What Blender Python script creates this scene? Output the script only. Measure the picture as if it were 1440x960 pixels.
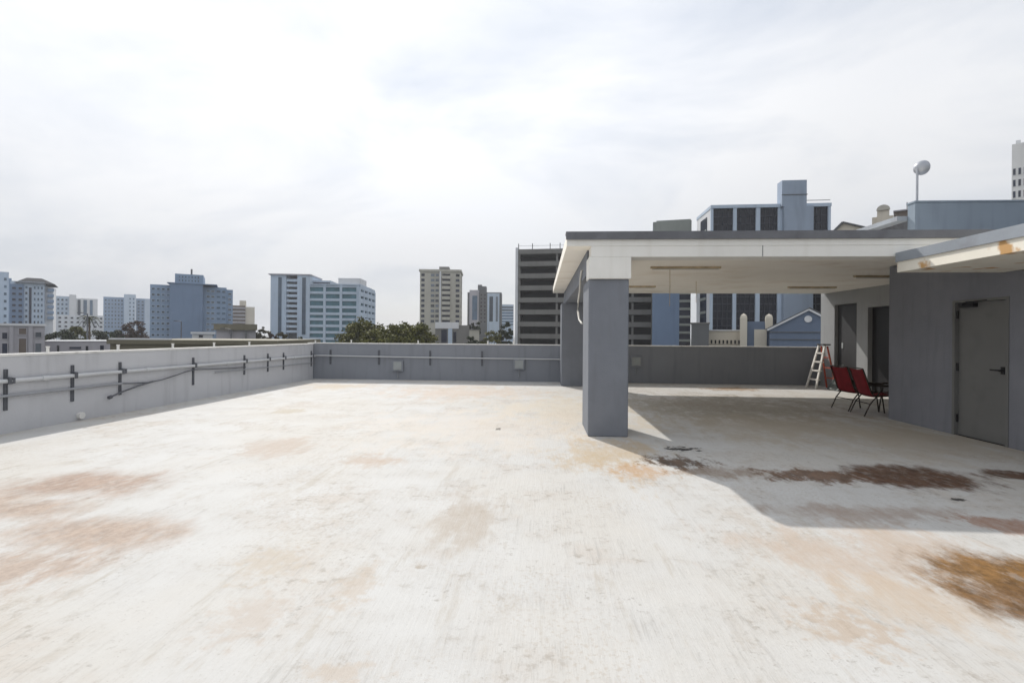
import bpy, math, random
from mathutils import Vector, Matrix

# ------------------------------------------------------------------ scene, camera, light
S = bpy.context.scene
for o in list(bpy.data.objects):
    bpy.data.objects.remove(o)
COL = S.collection
F, EYE, YAW, ROLL, PY = 680.0, 1.6, math.radians(3.4), 0.0075, 470.2   # lens in photo pixels, eye height
FW = Vector((-math.sin(YAW), math.cos(YAW), 0))
RT = Vector((math.cos(YAW), math.sin(YAW), 0))
UP = Vector((0, 0, 1))
cam = bpy.data.cameras.new('camera')
camo = bpy.data.objects.new('camera', cam)
COL.objects.link(camo)
cr = RT * math.cos(ROLL) + UP * math.sin(ROLL)
cu = UP * math.cos(ROLL) - RT * math.sin(ROLL)
m = Matrix((cr, cu, -FW)).transposed().to_4x4()
m.translation = Vector((0, 0, EYE))
camo.matrix_world = m
cam.sensor_width = 36
cam.lens = 17.0
cam.shift_y = -9.8 / 1440
cam.clip_start = 0.05
cam.clip_end = 8000
S.camera = camo

SUNV = Vector((-0.533, 1.056, 1.0)).normalized()       # towards the sun
sun = bpy.data.lights.new('sun', 'SUN')
sun.energy = 2.5
sun.angle = math.radians(0.6)
sun.color = (1.0, 0.955, 0.89)
suno = bpy.data.objects.new('sun', sun)
COL.objects.link(suno)
suno.rotation_euler = SUNV.to_track_quat('Z', 'Y').to_euler()

W = bpy.data.worlds.new('World')
S.world = W
W.use_nodes = True
wt = W.node_tree
wt.nodes.clear()
def wn(t, **k):
    n = wt.nodes.new(t)
    for a, b in k.items():
        setattr(n, a, b)
    return n
wl = wt.links.new
wo = wn('ShaderNodeOutputWorld')
bg = wn('ShaderNodeBackground')
bg.inputs['Strength'].default_value = 0.10
wl(bg.outputs[0], wo.inputs[0])
sky = wn('ShaderNodeTexSky', sky_type='NISHITA', sun_disc=False)
sky.sun_elevation = math.asin(SUNV.z)
sky.sun_rotation = math.atan2(SUNV.x, SUNV.y)
tc = wn('ShaderNodeTexCoord')
mp = wn('ShaderNodeMapping')
mp.inputs['Scale'].default_value = (1.0, 1.0, 2.6)
wl(tc.outputs['Generated'], mp.inputs[0])
nz = wn('ShaderNodeTexNoise')
nz.inputs['Scale'].default_value = 1.7
nz.inputs['Detail'].default_value = 8
nz.inputs['Roughness'].default_value = 0.56
nz.inputs['Distortion'].default_value = 0.5
wl(mp.outputs[0], nz.inputs['Vector'])
r1 = wn('ShaderNodeValToRGB')                              # cloud brightness: thin grey to bright white
r1.color_ramp.elements[0].position = 0.34
r1.color_ramp.elements[0].color = (5.2, 5.55, 6.15, 1)
r1.color_ramp.elements[1].position = 0.58
r1.color_ramp.elements[1].color = (7.0, 7.1, 7.3, 1)
wl(nz.outputs['Fac'], r1.inputs[0])
# glow of the thin cloud round the sun
vd = wn('ShaderNodeVectorMath', operation='DOT_PRODUCT')
wl(tc.outputs['Generated'], vd.inputs[0])
vd.inputs[1].default_value = SUNV
mr = wn('ShaderNodeMapRange', interpolation_type='SMOOTHSTEP')
mr.inputs['From Min'].default_value = 0.55
mr.inputs['From Max'].default_value = 1.0
mr.inputs['To Min'].default_value = 0.93
mr.inputs['To Max'].default_value = 1.12
wl(vd.outputs['Value'], mr.inputs['Value'])
sc_ = wn('ShaderNodeVectorMath', operation='SCALE')
wl(r1.outputs[0], sc_.inputs[0])
sx_ = wn('ShaderNodeSeparateXYZ')
wl(tc.outputs['Generated'], sx_.inputs[0])
mh = wn('ShaderNodeMapRange', interpolation_type='SMOOTHSTEP')   # thicker, greyer air low down
mh.inputs['From Min'].default_value = 0.0
mh.inputs['From Max'].default_value = 0.42
mh.inputs['To Min'].default_value = 0.74
mh.inputs['To Max'].default_value = 1.02
wl(sx_.outputs['Z'], mh.inputs['Value'])
mm_ = wn('ShaderNodeMath', operation='MULTIPLY')
wl(mr.outputs[0], mm_.inputs[0])
wl(mh.outputs[0], mm_.inputs[1])
wl(mm_.outputs[0], sc_.inputs['Scale'])
# where the cloud is thin some blue shows
nz2 = wn('ShaderNodeTexNoise')
nz2.inputs['Scale'].default_value = 1.15
nz2.inputs['Detail'].default_value = 4
mp2 = wn('ShaderNodeMapping')
mp2.inputs['Location'].default_value = (3.7, 1.9, 0.4)
mp2.inputs['Scale'].default_value = (1, 1, 2.2)
wl(tc.outputs['Generated'], mp2.inputs[0])
wl(mp2.outputs[0], nz2.inputs['Vector'])
r2 = wn('ShaderNodeMapRange', interpolation_type='SMOOTHSTEP')
r2.inputs['From Min'].default_value = 0.30
r2.inputs['From Max'].default_value = 0.62
r2.inputs['To Min'].default_value = 0.84
r2.inputs['To Max'].default_value = 1.0
wl(nz2.outputs['Fac'], r2.inputs['Value'])
mx = wn('ShaderNodeMix', data_type='RGBA')
wl(r2.outputs[0], mx.inputs['Factor'])
wl(sky.outputs[0], mx.inputs['A'])
wl(sc_.outputs[0], mx.inputs['B'])
wl(mx.outputs['Result'], bg.inputs['Color'])

S.view_settings.view_transform = 'Standard'
S.view_settings.look = 'None'
S.view_settings.gamma = 1
S.view_settings.exposure = 0.46
S.render.engine = 'CYCLES'
S.cycles.max_bounces = 8
S.cycles.diffuse_bounces = 5

# ------------------------------------------------------------------ placing helpers (survey of the place from the photo)
def ray(px, py):
    u, v = px - 720, PY - py
    u, v = u - v * ROLL, v + u * ROLL
    return FW + RT * (u / F) + UP * (v / F)
def on_z(px, py, z=0.0):
    r = ray(px, py)
    return Vector((0, 0, EYE)) + r * ((z - EYE) / r.z)
def on_x(px, py, X):
    r = ray(px, py)
    return Vector((0, 0, EYE)) + r * (X / r.x)
def on_y(px, py, Y):
    r = ray(px, py)
    return Vector((0, 0, EYE)) + r * (Y / r.y)
def at(px, py, d):
    return Vector((0, 0, EYE)) + ray(px, py) * d

# ------------------------------------------------------------------ materials
def newmat(name):
    mt = bpy.data.materials.new(name)
    mt.use_nodes = True
    nt = mt.node_tree
    return mt, nt, nt.nodes['Principled BSDF']
MATS = {}
def paint(name, col, rough=0.7, var=0.12, scale=1.2, dirt=None, dirt_amt=0.25, bump=0.0, metal=0.0, streak=False, spec=0.3, bscale=40, dmin=0.48, dmax=0.75):
    """painted or plastered surface: mottled tone, optional dirt (streaks run down when streak)"""
    if name in MATS:
        return MATS[name]
    mt, nt, b = newmat(name)
    N, L = nt.nodes.new, nt.links.new
    t = N('ShaderNodeTexCoord')
    n = N('ShaderNodeTexNoise')
    n.inputs['Scale'].default_value = scale
    n.inputs['Detail'].default_value = 6
    n.inputs['Roughness'].default_value = 0.6
    L(t.outputs['Object'], n.inputs['Vector'])
    cr_ = N('ShaderNodeValToRGB')
    cr_.color_ramp.elements[0].position = 0.3
    cr_.color_ramp.elements[1].position = 0.7
    cr_.color_ramp.elements[0].color = tuple(c * (1 - var) for c in col) + (1,)
    cr_.color_ramp.elements[1].color = tuple(min(1, c * (1 + var)) for c in col) + (1,)
    L(n.outputs['Fac'], cr_.inputs[0])
    out = cr_.outputs[0]
    if dirt:
        mpp = N('ShaderNodeMapping')
        mpp.inputs['Scale'].default_value = (3.0, 3.0, 0.35) if streak else (1, 1, 1)
        L(t.outputs['Object'], mpp.inputs[0])
        n2 = N('ShaderNodeTexNoise')
        n2.inputs['Scale'].default_value = scale * 2.1
        n2.inputs['Detail'].default_value = 7
        L(mpp.outputs[0], n2.inputs['Vector'])
        mr_ = N('ShaderNodeMapRange', )
        mr_.interpolation_type = 'SMOOTHSTEP'
        mr_.inputs['From Min'].default_value = dmin
        mr_.inputs['From Max'].default_value = dmax
        mr_.inputs['To Max'].default_value = dirt_amt
        L(n2.outputs['Fac'], mr_.inputs['Value'])
        mx_ = N('ShaderNodeMix')
        mx_.data_type = 'RGBA'
        L(mr_.outputs[0], mx_.inputs['Factor'])
        L(out, mx_.inputs['A'])
        mx_.inputs['B'].default_value = tuple(dirt) + (1,)
        out = mx_.outputs['Result']
    L(out, b.inputs['Base Color'])
    b.inputs['Roughness'].default_value = rough
    b.inputs['Metallic'].default_value = metal
    b.inputs['Specular IOR Level'].default_value = spec
    if bump:
        n3 = N('ShaderNodeTexNoise')
        n3.inputs['Scale'].default_value = bscale
        n3.inputs['Detail'].default_value = 5
        L(t.outputs['Object'], n3.inputs['Vector'])
        bp = N('ShaderNodeBump')
        bp.inputs['Strength'].default_value = bump
        bp.inputs['Distance'].default_value = 0.02
        L(n3.outputs['Fac'], bp.inputs['Height'])
        L(bp.outputs[0], b.inputs['Normal'])
    MATS[name] = mt
    return mt

def glass(name, col, rough=0.15, spec=0.5, var=0.3):
    mt = paint(name, col, rough=rough, var=var, scale=0.45, spec=spec)
    nt = mt.node_tree
    b = nt.nodes['Principled BSDF']
    src = b.inputs['Base Color'].links[0].from_socket
    oi = nt.nodes.new('ShaderNodeObjectInfo')               # blinds, curtains, open sashes: every window a little different
    mr_ = nt.nodes.new('ShaderNodeMapRange')
    mr_.inputs['To Min'].default_value = 0.35
    mr_.inputs['To Max'].default_value = 2.1
    nt.links.new(oi.outputs['Random'], mr_.inputs['Value'])
    vm = nt.nodes.new('ShaderNodeVectorMath')
    vm.operation = 'SCALE'
    nt.links.new(src, vm.inputs[0])
    nt.links.new(mr_.outputs[0], vm.inputs['Scale'])
    nt.links.new(vm.outputs[0], b.inputs['Base Color'])
    return mt

def leaves(name, dark, light):
    if name in MATS:
        return MATS[name]
    mt, nt, b = newmat(name)
    N, L = nt.nodes.new, nt.links.new
    t = N('ShaderNodeTexCoord')
    n = N('ShaderNodeTexNoise')
    n.inputs['Scale'].default_value = 0.75
    n.inputs['Detail'].default_value = 7
    n.inputs['Roughness'].default_value = 0.7
    L(t.outputs['Object'], n.inputs['Vector'])
    c = N('ShaderNodeValToRGB')
    c.color_ramp.elements[0].position = 0.33
    c.color_ramp.elements[1].position = 0.68
    c.color_ramp.elements[0].color = tuple(dark) + (1,)
    c.color_ramp.elements[1].color = tuple(light) + (1,)
    L(n.outputs['Fac'], c.inputs[0])
    L(c.outputs[0], b.inputs['Base Color'])
    b.inputs['Roughness'].default_value = 0.6
    b.inputs['Specular IOR Level'].default_value = 0.2
    MATS[name] = mt
    return mt

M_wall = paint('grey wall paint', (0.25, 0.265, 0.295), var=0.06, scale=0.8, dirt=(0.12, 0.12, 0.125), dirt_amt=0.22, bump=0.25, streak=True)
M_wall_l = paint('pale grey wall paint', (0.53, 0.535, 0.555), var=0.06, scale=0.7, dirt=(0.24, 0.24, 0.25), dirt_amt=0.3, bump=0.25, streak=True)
M_room = paint('room wall paint', (0.215, 0.222, 0.25), var=0.09, scale=1.3, dirt=(0.12, 0.12, 0.125), dirt_amt=0.22, bump=0.2, streak=True)
M_col = paint('column paint', (0.20, 0.215, 0.245), var=0.10, scale=1.4, dirt=(0.15, 0.15, 0.165), dirt_amt=0.22, bump=0.25, streak=True)
M_stair = paint('stair wall paint', (0.31, 0.315, 0.32), var=0.06, scale=1.2, dirt=(0.2, 0.2, 0.2), dirt_amt=0.3, bump=0.2, streak=True)
M_up = paint('stair tower paint', (0.20, 0.245, 0.30), var=0.06, scale=0.9, dirt=(0.14, 0.16, 0.2), dirt_amt=0.4, bump=0.2, streak=True)
M_cap = paint('white coping', (0.72, 0.71, 0.68), var=0.1, scale=3, dirt=(0.35, 0.33, 0.3), dirt_amt=0.5, bump=0.2)
M_cream = paint('cream soffit paint', (0.95, 0.91, 0.83), var=0.03, scale=0.7, dirt=(0.62, 0.50, 0.36), dirt_amt=0.3, bump=0.1)
M_white = paint('white beam paint', (0.82, 0.81, 0.77), var=0.05, scale=1.0, dirt=(0.52, 0.48, 0.4), dirt_amt=0.15, bump=0.1, streak=True)
M_flash = paint('grey roof edge', (0.15, 0.155, 0.17), rough=0.55, var=0.14, scale=2, dirt=(0.09, 0.09, 0.1), dirt_amt=0.5, bump=0.1)
M_flash2 = paint('pale roof edge', (0.30, 0.33, 0.37), rough=0.55, var=0.1, scale=1.4, dirt=(0.2, 0.2, 0.22), dirt_amt=0.5, bump=0.1)
M_rust = paint('rust stained fascia', (0.86, 0.82, 0.72), var=0.04, scale=1.5, dirt=(0.55, 0.29, 0.08), dirt_amt=0.9, dmin=0.58, dmax=0.68)
M_door = paint('grey door paint', (0.175, 0.175, 0.17), rough=0.5, var=0.06, scale=1.5, dirt=(0.1, 0.1, 0.1), dirt_amt=0.3)
M_darkdoor = paint('dark door paint', (0.05, 0.05, 0.053), rough=0.55, var=0.1)
M_black = paint('black metal', (0.02, 0.02, 0.022), rough=0.5)
M_strut = paint('dark channel steel', (0.11, 0.115, 0.13), rough=0.5, var=0.25, scale=9)
M_pipe = paint('grey plastic conduit', (0.55, 0.56, 0.57), rough=0.4, var=0.07, scale=2)
M_pipe2 = paint('dull conduit', (0.30, 0.31, 0.33), rough=0.5, var=0.1, scale=2)
M_box = paint('pale box cover', (0.34, 0.36, 0.36), rough=0.5, var=0.08, scale=5)
M_cable = paint('white cord', (0.6, 0.59, 0.55), rough=0.5)
M_fix = paint('rusty light housing', (0.50, 0.40, 0.27), rough=0.6, var=0.3, scale=6)
M_tube = paint('lamp tube', (0.75, 0.74, 0.7), rough=0.3)
M_red = paint('red sling fabric', (0.19, 0.010, 0.016), rough=0.8, var=0.2, scale=8)
M_leg = paint('dark chair tube', (0.035, 0.028, 0.022), rough=0.4)
M_lad = paint('cream ladder fibreglass', (0.74, 0.71, 0.66), rough=0.5, var=0.1, scale=5)
M_ladred = paint('red ladder fibreglass', (0.45, 0.10, 0.06), rough=0.5, var=0.15, scale=5)
M_sheet = paint('grey plastic sheet', (0.15, 0.17, 0.165), rough=0.25, var=0.2, scale=4, spec=0.6)
M_metal = paint('galvanised metal', (0.38, 0.40, 0.44), rough=0.45, var=0.1, scale=4, metal=0.4)
M_steel = paint('worn steel', (0.35, 0.34, 0.32), rough=0.35, metal=0.8)

# ------------------------------------------------------------------ mesh helpers
class MB:
    def __init__(self):
        self.v, self.f, self.mi, self.sm = [], [], [], []
    def add(self, vs, fs, mi=0, smooth=False):
        n = len(self.v)
        self.v += [tuple(v) for v in vs]
        for f in fs:
            self.f.append([i + n for i in f])
            self.mi.append(mi)
            self.sm.append(smooth)
        return self
    def box(self, x0, x1, y0, y1, z0, z1, mi=0):
        v = [(x0, y0, z0), (x1, y0, z0), (x1, y1, z0), (x0, y1, z0), (x0, y0, z1), (x1, y0, z1), (x1, y1, z1), (x0, y1, z1)]
        return self.add(v, [(3, 2, 1, 0), (4, 5, 6, 7), (0, 1, 5, 4), (1, 2, 6, 5), (2, 3, 7, 6), (3, 0, 4, 7)], mi)
    def bar(self, a, b, w, h, mi=0, up=(0, 0, 1)):
        a, b = Vector(a), Vector(b)
        d = (b - a).normalized()
        s = d.cross(Vector(up))
        if s.length < 1e-4:
            s = d.cross(Vector((0, 1, 0)))
        s.normalize()
        t = s.cross(d)
        v = []
        for p in (a, b):
            for i, j in ((-1, -1), (1, -1), (1, 1), (-1, 1)):
                v.append(p + s * (i * w / 2) + t * (j * h / 2))
        return self.add(v, [(0, 3, 2, 1), (4, 5, 6, 7), (0, 1, 5, 4), (1, 2, 6, 5), (2, 3, 7, 6), (3, 0, 4, 7)], mi)
    def tube(self, pts, r, n=10, mi=0, r2=None):
        pts = [Vector(p) for p in pts]
        k = len(pts)
        v, f = [], []
        ref = Vector((0, 0, 1))
        for i, p in enumerate(pts):
            d = (pts[min(i + 1, k - 1)] - pts[max(i - 1, 0)]).normalized()
            s = d.cross(ref)
            if s.length < 0.05:
                s = d.cross(Vector((0, 1, 0)))
            s.normalize()
            t = s.cross(d)
            rr = r if r2 is None else r + (r2 - r) * i / max(1, k - 1)
            for j in range(n):
                a = 2 * math.pi * j / n
                v.append(p + s * math.cos(a) * rr + t * math.sin(a) * rr)
        for i in range(k - 1):
            for j in range(n):
                f.append((i * n + j, i * n + (j + 1) % n, (i + 1) * n + (j + 1) % n, (i + 1) * n + j))
        self.add(v, f, mi, True)
        self.add(v[:n], [tuple(range(n))], mi)
        self.add(v[-n:], [tuple(range(n - 1, -1, -1))], mi)
        return self
    def prism(self, poly, axis, a, b, mi=0):
        """poly of 2-D points extruded along an axis from a to b"""
        n = len(poly)
        def P(p, w):
            return {'x': (w, p[0], p[1]), 'y': (p[0], w, p[1]), 'z': (p[0], p[1], w)}[axis]
        v = [P(p, a) for p in poly] + [P(p, b) for p in poly]
        f = [tuple(range(n)), tuple(range(2 * n - 1, n - 1, -1))]
        f += [(i, i + n, (i + 1) % n + n, (i + 1) % n) for i in range(n)]
        return self.add(v, f, mi)
    def mesh(self, name, mats):
        me = bpy.data.meshes.new(name)
        me.from_pydata(self.v, [], self.f)
        for m_ in (mats if isinstance(mats, (list, tuple)) else [mats]):
            me.materials.append(m_)
        me.polygons.foreach_set('material_index', self.mi)
        me.polygons.foreach_set('use_smooth', self.sm)
        me.update()
        return me
    def build(self, name, mats, parent=None, bevel=0.0, normals=True):
        me = self.mesh(name, mats)
        if normals:
            import bmesh
            bm = bmesh.new()
            bm.from_mesh(me)
            bmesh.ops.recalc_face_normals(bm, faces=bm.faces)
            bm.to_mesh(me)
            bm.free()
        o = bpy.data.objects.new(name, me)
        COL.objects.link(o)
        if parent:
            o.parent = parent
        if bevel:
            md = o.modifiers.new('Bevel', 'BEVEL')
            md.width = bevel
            md.segments = 2
            md.limit_method = 'ANGLE'
        return o

def tag(o, label, cat, group=None):
    o['label'] = label
    o['category'] = cat
    if group:
        o['group'] = group
    return o
def thing(name, label, cat, loc=(0, 0, 0), rz=0.0, group=None):
    o = bpy.data.objects.new(name, None)
    o.empty_display_size = 0.3
    o.location = loc
    o.rotation_euler = (0, 0, rz)
    COL.objects.link(o)
    return tag(o, label, cat, group)
def structure(o):
    o['kind'] = 'structure'
    return o
def copy_tree(o, parent=None):
    c = o.copy()
    COL.objects.link(c)
    c.parent = parent
    for ch in list(o.children):
        copy_tree(ch, c)
    return c

# ================================================================== the roof deck
GZ = -13.0
def deck_material():
    mt, nt, b = newmat('worn white roof paint')
    N, L = nt.nodes.new, nt.links.new
    t = N('ShaderNodeTexCoord')
    P = t.outputs['Object']
    def noise(scale, detail=6, rough=0.6, mapping=None, rot=0.0):
        n = N('ShaderNodeTexNoise')
        n.inputs['Scale'].default_value = scale
        n.inputs['Detail'].default_value = detail
        n.inputs['Roughness'].default_value = rough
        if mapping:
            mm = N('ShaderNodeMapping')
            mm.inputs['Scale'].default_value = mapping
            mm.inputs['Rotation'].default_value = (0, 0, rot)
            L(P, mm.inputs[0])
            L(mm.outputs[0], n.inputs['Vector'])
        else:
            L(P, n.inputs['Vector'])
        return n.outputs['Fac']
    def rng(v, a, b_, c=0.0, d=1.0):
        r = N('ShaderNodeMapRange')
        r.interpolation_type = 'SMOOTHSTEP'
        for k, x in zip(('From Min', 'From Max', 'To Min', 'To Max'), (a, b_, c, d)):
            r.inputs[k].default_value = x
        L(v, r.inputs['Value'])
        return r.outputs[0]
    def math_(op, a, b_):
        n = N('ShaderNodeMath')
        n.operation = op
        for i, x in enumerate((a, b_)):
            if isinstance(x, (int, float)):
                n.inputs[i].default_value = x
            else:
                L(x, n.inputs[i])
        return n.outputs[0]
    def mix(fac, a, col):
        n = N('ShaderNodeMix')
        n.data_type = 'RGBA'
        L(fac, n.inputs['Factor'])
        if isinstance(a, tuple):
            n.inputs['A'].default_value = a
        else:
            L(a, n.inputs['A'])
        n.inputs['B'].default_value = tuple(col) + (1,)
        return n.outputs['Result']
    big = noise(0.35, 5)
    mid = noise(1.6, 8, 0.65)
    fine = noise(9, 6, 0.7)
    grit = noise(55, 3, 0.7)
    brush = noise(1.0, 5, 0.7, (26, 2.0, 1), math.radians(-4))     # brush strokes in the coating
    brush2 = noise(1.0, 4, 0.65, (8, 0.9, 1), math.radians(5))
    blot = noise(0.8, 9, 0.72)
    blot2 = noise(2.6, 8, 0.7, (1, .55, 1), .3)
    c = mix(rng(mid, 0.35, 0.7, 0, 0.6), (0.555, 0.553, 0.54, 1), (0.48, 0.47, 0.45))
    c = mix(rng(big, 0.42, 0.62, 0, 0.55), c, (0.53, 0.505, 0.46))
    c = mix(rng(blot, 0.50, 0.68, 0, 0.6), c, (0.495, 0.44, 0.385))
    c = mix(math_('MULTIPLY', rng(blot2, 0.54, 0.68, 0, 0.55), rng(blot, 0.40, 0.55)), c, (0.44, 0.40, 0.345))
    c = mix(math_('MULTIPLY', rng(brush, 0.52, 0.68, 0, 0.6), rng(mid, 0.42, 0.60)), c, (0.38, 0.37, 0.35))
    c = mix(math_('MULTIPLY', rng(brush2, 0.56, 0.70, 0, 0.35), rng(big, 0.44, 0.56)), c, (0.45, 0.42, 0.38))
    c = mix(math_('MULTIPLY', rng(fine, 0.52, 0.66, 0, 0.75), rng(blot, 0.45, 0.60)), c, (0.34, 0.31, 0.27))
    c = mix(math_('MULTIPLY', rng(noise(1.0, 5, 0.7, (75, 6, 1), math.radians(-3)), 0.55, 0.68, 0, 0.55), rng(blot, 0.38, 0.6, .25, 1)), c, (0.38, 0.36, 0.33))
    c = mix(math_('MULTIPLY', rng(noise(1.0, 6, 0.7, (4.5, .55, 1), math.radians(-4)), 0.56, 0.66, 0, 0.5), rng(blot2, .36, .58)), c, (0.40, 0.36, 0.30))
    c = mix(rng(grit, 0.60, 0.74, 0, 0.6), c, (0.28, 0.25, 0.22))
    c = mix(math_('MULTIPLY', rng(noise(22, 6, 0.75), 0.54, 0.64, 0, 0.65), rng(noise(1.9, 5, .6), 0.50, 0.62)), c, (0.31, 0.29, 0.26))
    c = mix(math_('MULTIPLY', rng(noise(30, 5, 0.7), 0.50, 0.62, 0, 0.5), rng(noise(0.6, 6, .65), 0.46, 0.60)), c, (0.42, 0.37, 0.31))
    c = mix(math_('MULTIPLY', rng(noise(3.1, 3, 0.5), 0.71, 0.75, 0, 0.75), rng(fine, .48, .58)), c, (0.16, 0.14, 0.12))
    # the rusty, tea coloured and dirty patches left where puddles dried: centre, extents in the photo, colour, strength, edge
    st = [
        ((1010, 572), 170, 19, (0.29, 0.255, 0.20), 0.85, 0.9),
        ((1130, 600), 220, 18, (0.45, 0.40, 0.325), 0.75, 0.9),
        ((1280, 622), 180, 22, (0.46, 0.41, 0.34), 0.65, 0.9),
        ((650, 551), 120, 10, (0.52, 0.41, 0.32), 0.65, 1.1),
        ((800, 575), 110, 22, (0.60, 0.53, 0.42), 0.6, 1.0),
        ((690, 600), 190, 28, (0.60, 0.54, 0.47), 0.55, 1.0),
        ((470, 543), 45, 5, (0.50, 0.42, 0.32), 0.8, 0.8),
        ((405, 578), 25, 4, (0.42, 0.36, 0.27), 0.7, 0.7),
        ((400, 626), 58, 14, (0.44, 0.365, 0.305), 0.8, 1.0),
        ((525, 648), 45, 9, (0.44, 0.345, 0.27), 0.85, 1.0),
        ((120, 680), 115, 24, (0.365, 0.275, 0.22), 1.0, 0.9),
        ((20, 715), 110, 22, (0.40, 0.315, 0.255), 0.95, 0.9),
        ((140, 748), 150, 30, (0.40, 0.315, 0.255), 0.95, 0.95),
        ((20, 800), 110, 34, (0.42, 0.335, 0.275), 0.9, 1.0),
        ((645, 730), 55, 46, (0.40, 0.345, 0.285), 0.75, 1.0),
        ((590, 797), 7, 4, (0.33, 0.28, 0.22), 0.7, 0.9),
        ((380, 790), 52, 26, (0.47, 0.41, 0.335), 0.6, 1.1),
        ((500, 825), 26, 34, (0.47, 0.40, 0.33), 0.55, 1.0),
        ((355, 865), 55, 40, (0.47, 0.41, 0.355), 0.6, 1.1),
        ((480, 945), 50, 22, (0.47, 0.40, 0.33), 0.6, 1.1),
        ((860, 640), 80, 26, (0.46, 0.36, 0.235), 0.85, 1.0),
        ((905, 660), 60, 12, (0.45, 0.27, 0.13), 0.75, 0.9),
        ((1250, 775), 190, 44, (0.48, 0.39, 0.315), 0.8, 1.0),
        ((1190, 880), 62, 34, (0.45, 0.37, 0.295), 0.75, 1.0),
        ((1300, 850), 120, 40, (0.49, 0.40, 0.31), 0.75, 1.0),
        ((1440, 815), 145, 50, (0.21, 0.115, 0.042), 1.0, 0.6),
        ((1440, 850), 85, 42, (0.15, 0.082, 0.034), 0.95, 0.7),
        ((940, 650), 48, 11, (0.10, 0.06, 0.035), 0.9, 0.6),
        ((958, 631), 22, 3.0, (0.03, 0.028, 0.028), 0.95, 0.5),
        ((1010, 664), 85, 9, (0.22, 0.15, 0.10), 0.7, 0.8),
        ((1150, 668), 85, 9, (0.15, 0.085, 0.05), 0.9, 0.6),
        ((1290, 671), 100, 19, (0.105, 0.055, 0.032), 0.97, 0.5),
        ((1430, 668), 42, 8, (0.105, 0.055, 0.032), 0.95, 0.5),
        ((1220, 722), 120, 12, (0.33, 0.26, 0.215), 0.8, 0.9),
        ((1410, 737), 60, 11, (0.30, 0.16, 0.10), 0.85, 0.7),
        ((1345, 702), 10, 2.2, (0.03, 0.025, 0.025), 0.9, 0.4),
        ((1030, 547), 42, 2.6, (0.30, 0.19, 0.10), 0.85, 0.6),
        ((700, 603), 5, 1.4, (0.10, 0.09, 0.08), 0.8, 0.5),
    ]
    d1 = noise(1.0, 8, 0.70, (1.9, 0.8, 1), math.radians(-5))
    d2 = noise(1.0, 7, 0.72, (7, 3.4, 1), math.radians(-5))
    dn = math_('ADD', math_('MULTIPLY', math_('SUBTRACT', d1, 0.5), 2.1), math_('MULTIPLY', math_('SUBTRACT', d2, 0.5), 1.4))
    wear = math_('ADD', 0.62, math_('MULTIPLY', math_('ADD', rng(d2, .38, .62), rng(noise(14, 6, .75, (1, .45, 1), -.3), .38, .6)), .24))
    tone = rng(math_('ADD', math_('MULTIPLY', noise(1.0, 7, .75, (6, 3.5, 1), math.radians(25)), .55), math_('MULTIPLY', noise(16, 6, .75), .45)), .36, .64)
    wear2 = math_('ADD', .74, math_('MULTIPLY', rng(noise(1.0, 7, .75, (11, 5, 1), math.radians(15)), .36, .52), .26))
    dsm = math_('MULTIPLY', math_('SUBTRACT', noise(11, 5, .6), .5), 4.5)
    for (px, py), dx, dy, col, amt, edge in st:
        c0 = on_z(px, py)
        irr = .75 if amt >= .95 else 1.9
        rx = (on_z(px + dx, py) - on_z(px - dx, py)).length / 2
        ry = abs(on_z(px, py - dy).y - on_z(px, py + dy).y) / 2
        mm = N('ShaderNodeMapping')
        mm.vector_type = 'TEXTURE'
        mm.inputs['Location'].default_value = (c0.x, c0.y, 0)
        mm.inputs['Scale'].default_value = (rx, ry, 1000)
        L(P, mm.inputs[0])
        ln = N('ShaderNodeVectorMath')
        ln.operation = 'LENGTH'
        L(mm.outputs[0], ln.inputs[0])
        dist = math_('ADD', ln.outputs['Value'], math_('MULTIPLY', dn, irr) if rx > .3 else dsm)
        msk = rng(dist, 1.0 + 0.25 * edge, 1.0 - 0.75 * edge, 0, amt)
        if rx > .3 and amt < .9:                   # worn through: the coating shows in specks and strokes
            msk = math_('MULTIPLY', msk, wear)
        if amt >= .9:                              # thick stains: clotted and thin places
            if amt >= .95:
                msk = math_('MULTIPLY', msk, wear2)
            k0, k1 = (.55, 1.4) if col[0] < .3 else (.78, 1.14)
            cc = mix(tone, tuple(x * k0 for x in col) + (1,), tuple(min(1, x * k1) for x in col))
            n = N('ShaderNodeMix')
            n.data_type = 'RGBA'
            L(msk, n.inputs['Factor'])
            L(c, n.inputs['A'])
            L(cc, n.inputs['B'])
            c = n.outputs['Result']
        else:
            c = mix(msk, c, col)
    L(c, b.inputs['Base Color'])
    b.inputs['Roughness'].default_value = 0.75
    b.inputs['Specular IOR Level'].default_value = 0.25
    bp = N('ShaderNodeBump')
    bp.inputs['Strength'].default_value = 0.35
    bp.inputs['Distance'].default_value = 0.012
    hs = math_('ADD', math_('ADD', math_('MULTIPLY', brush, 1.0), math_('MULTIPLY', fine, 0.6)), math_('MULTIPLY', grit, 0.3))
    L(hs, bp.inputs['Height'])
    L(bp.outputs[0], b.inputs['Normal'])
    return mt

structure(MB().box(-9.6, 15.0, -6.5, 16.9, GZ, 0).build('roof_deck', deck_material()))
M_ground = paint('city ground', (0.10, 0.105, 0.095), rough=0.9, var=0.35, scale=0.02)
structure(MB().add([(-2500, -800, GZ), (2500, -800, GZ), (2500, 3000, GZ), (-2500, 3000, GZ)], [(0, 1, 2, 3)]).build('ground', M_ground))

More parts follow.
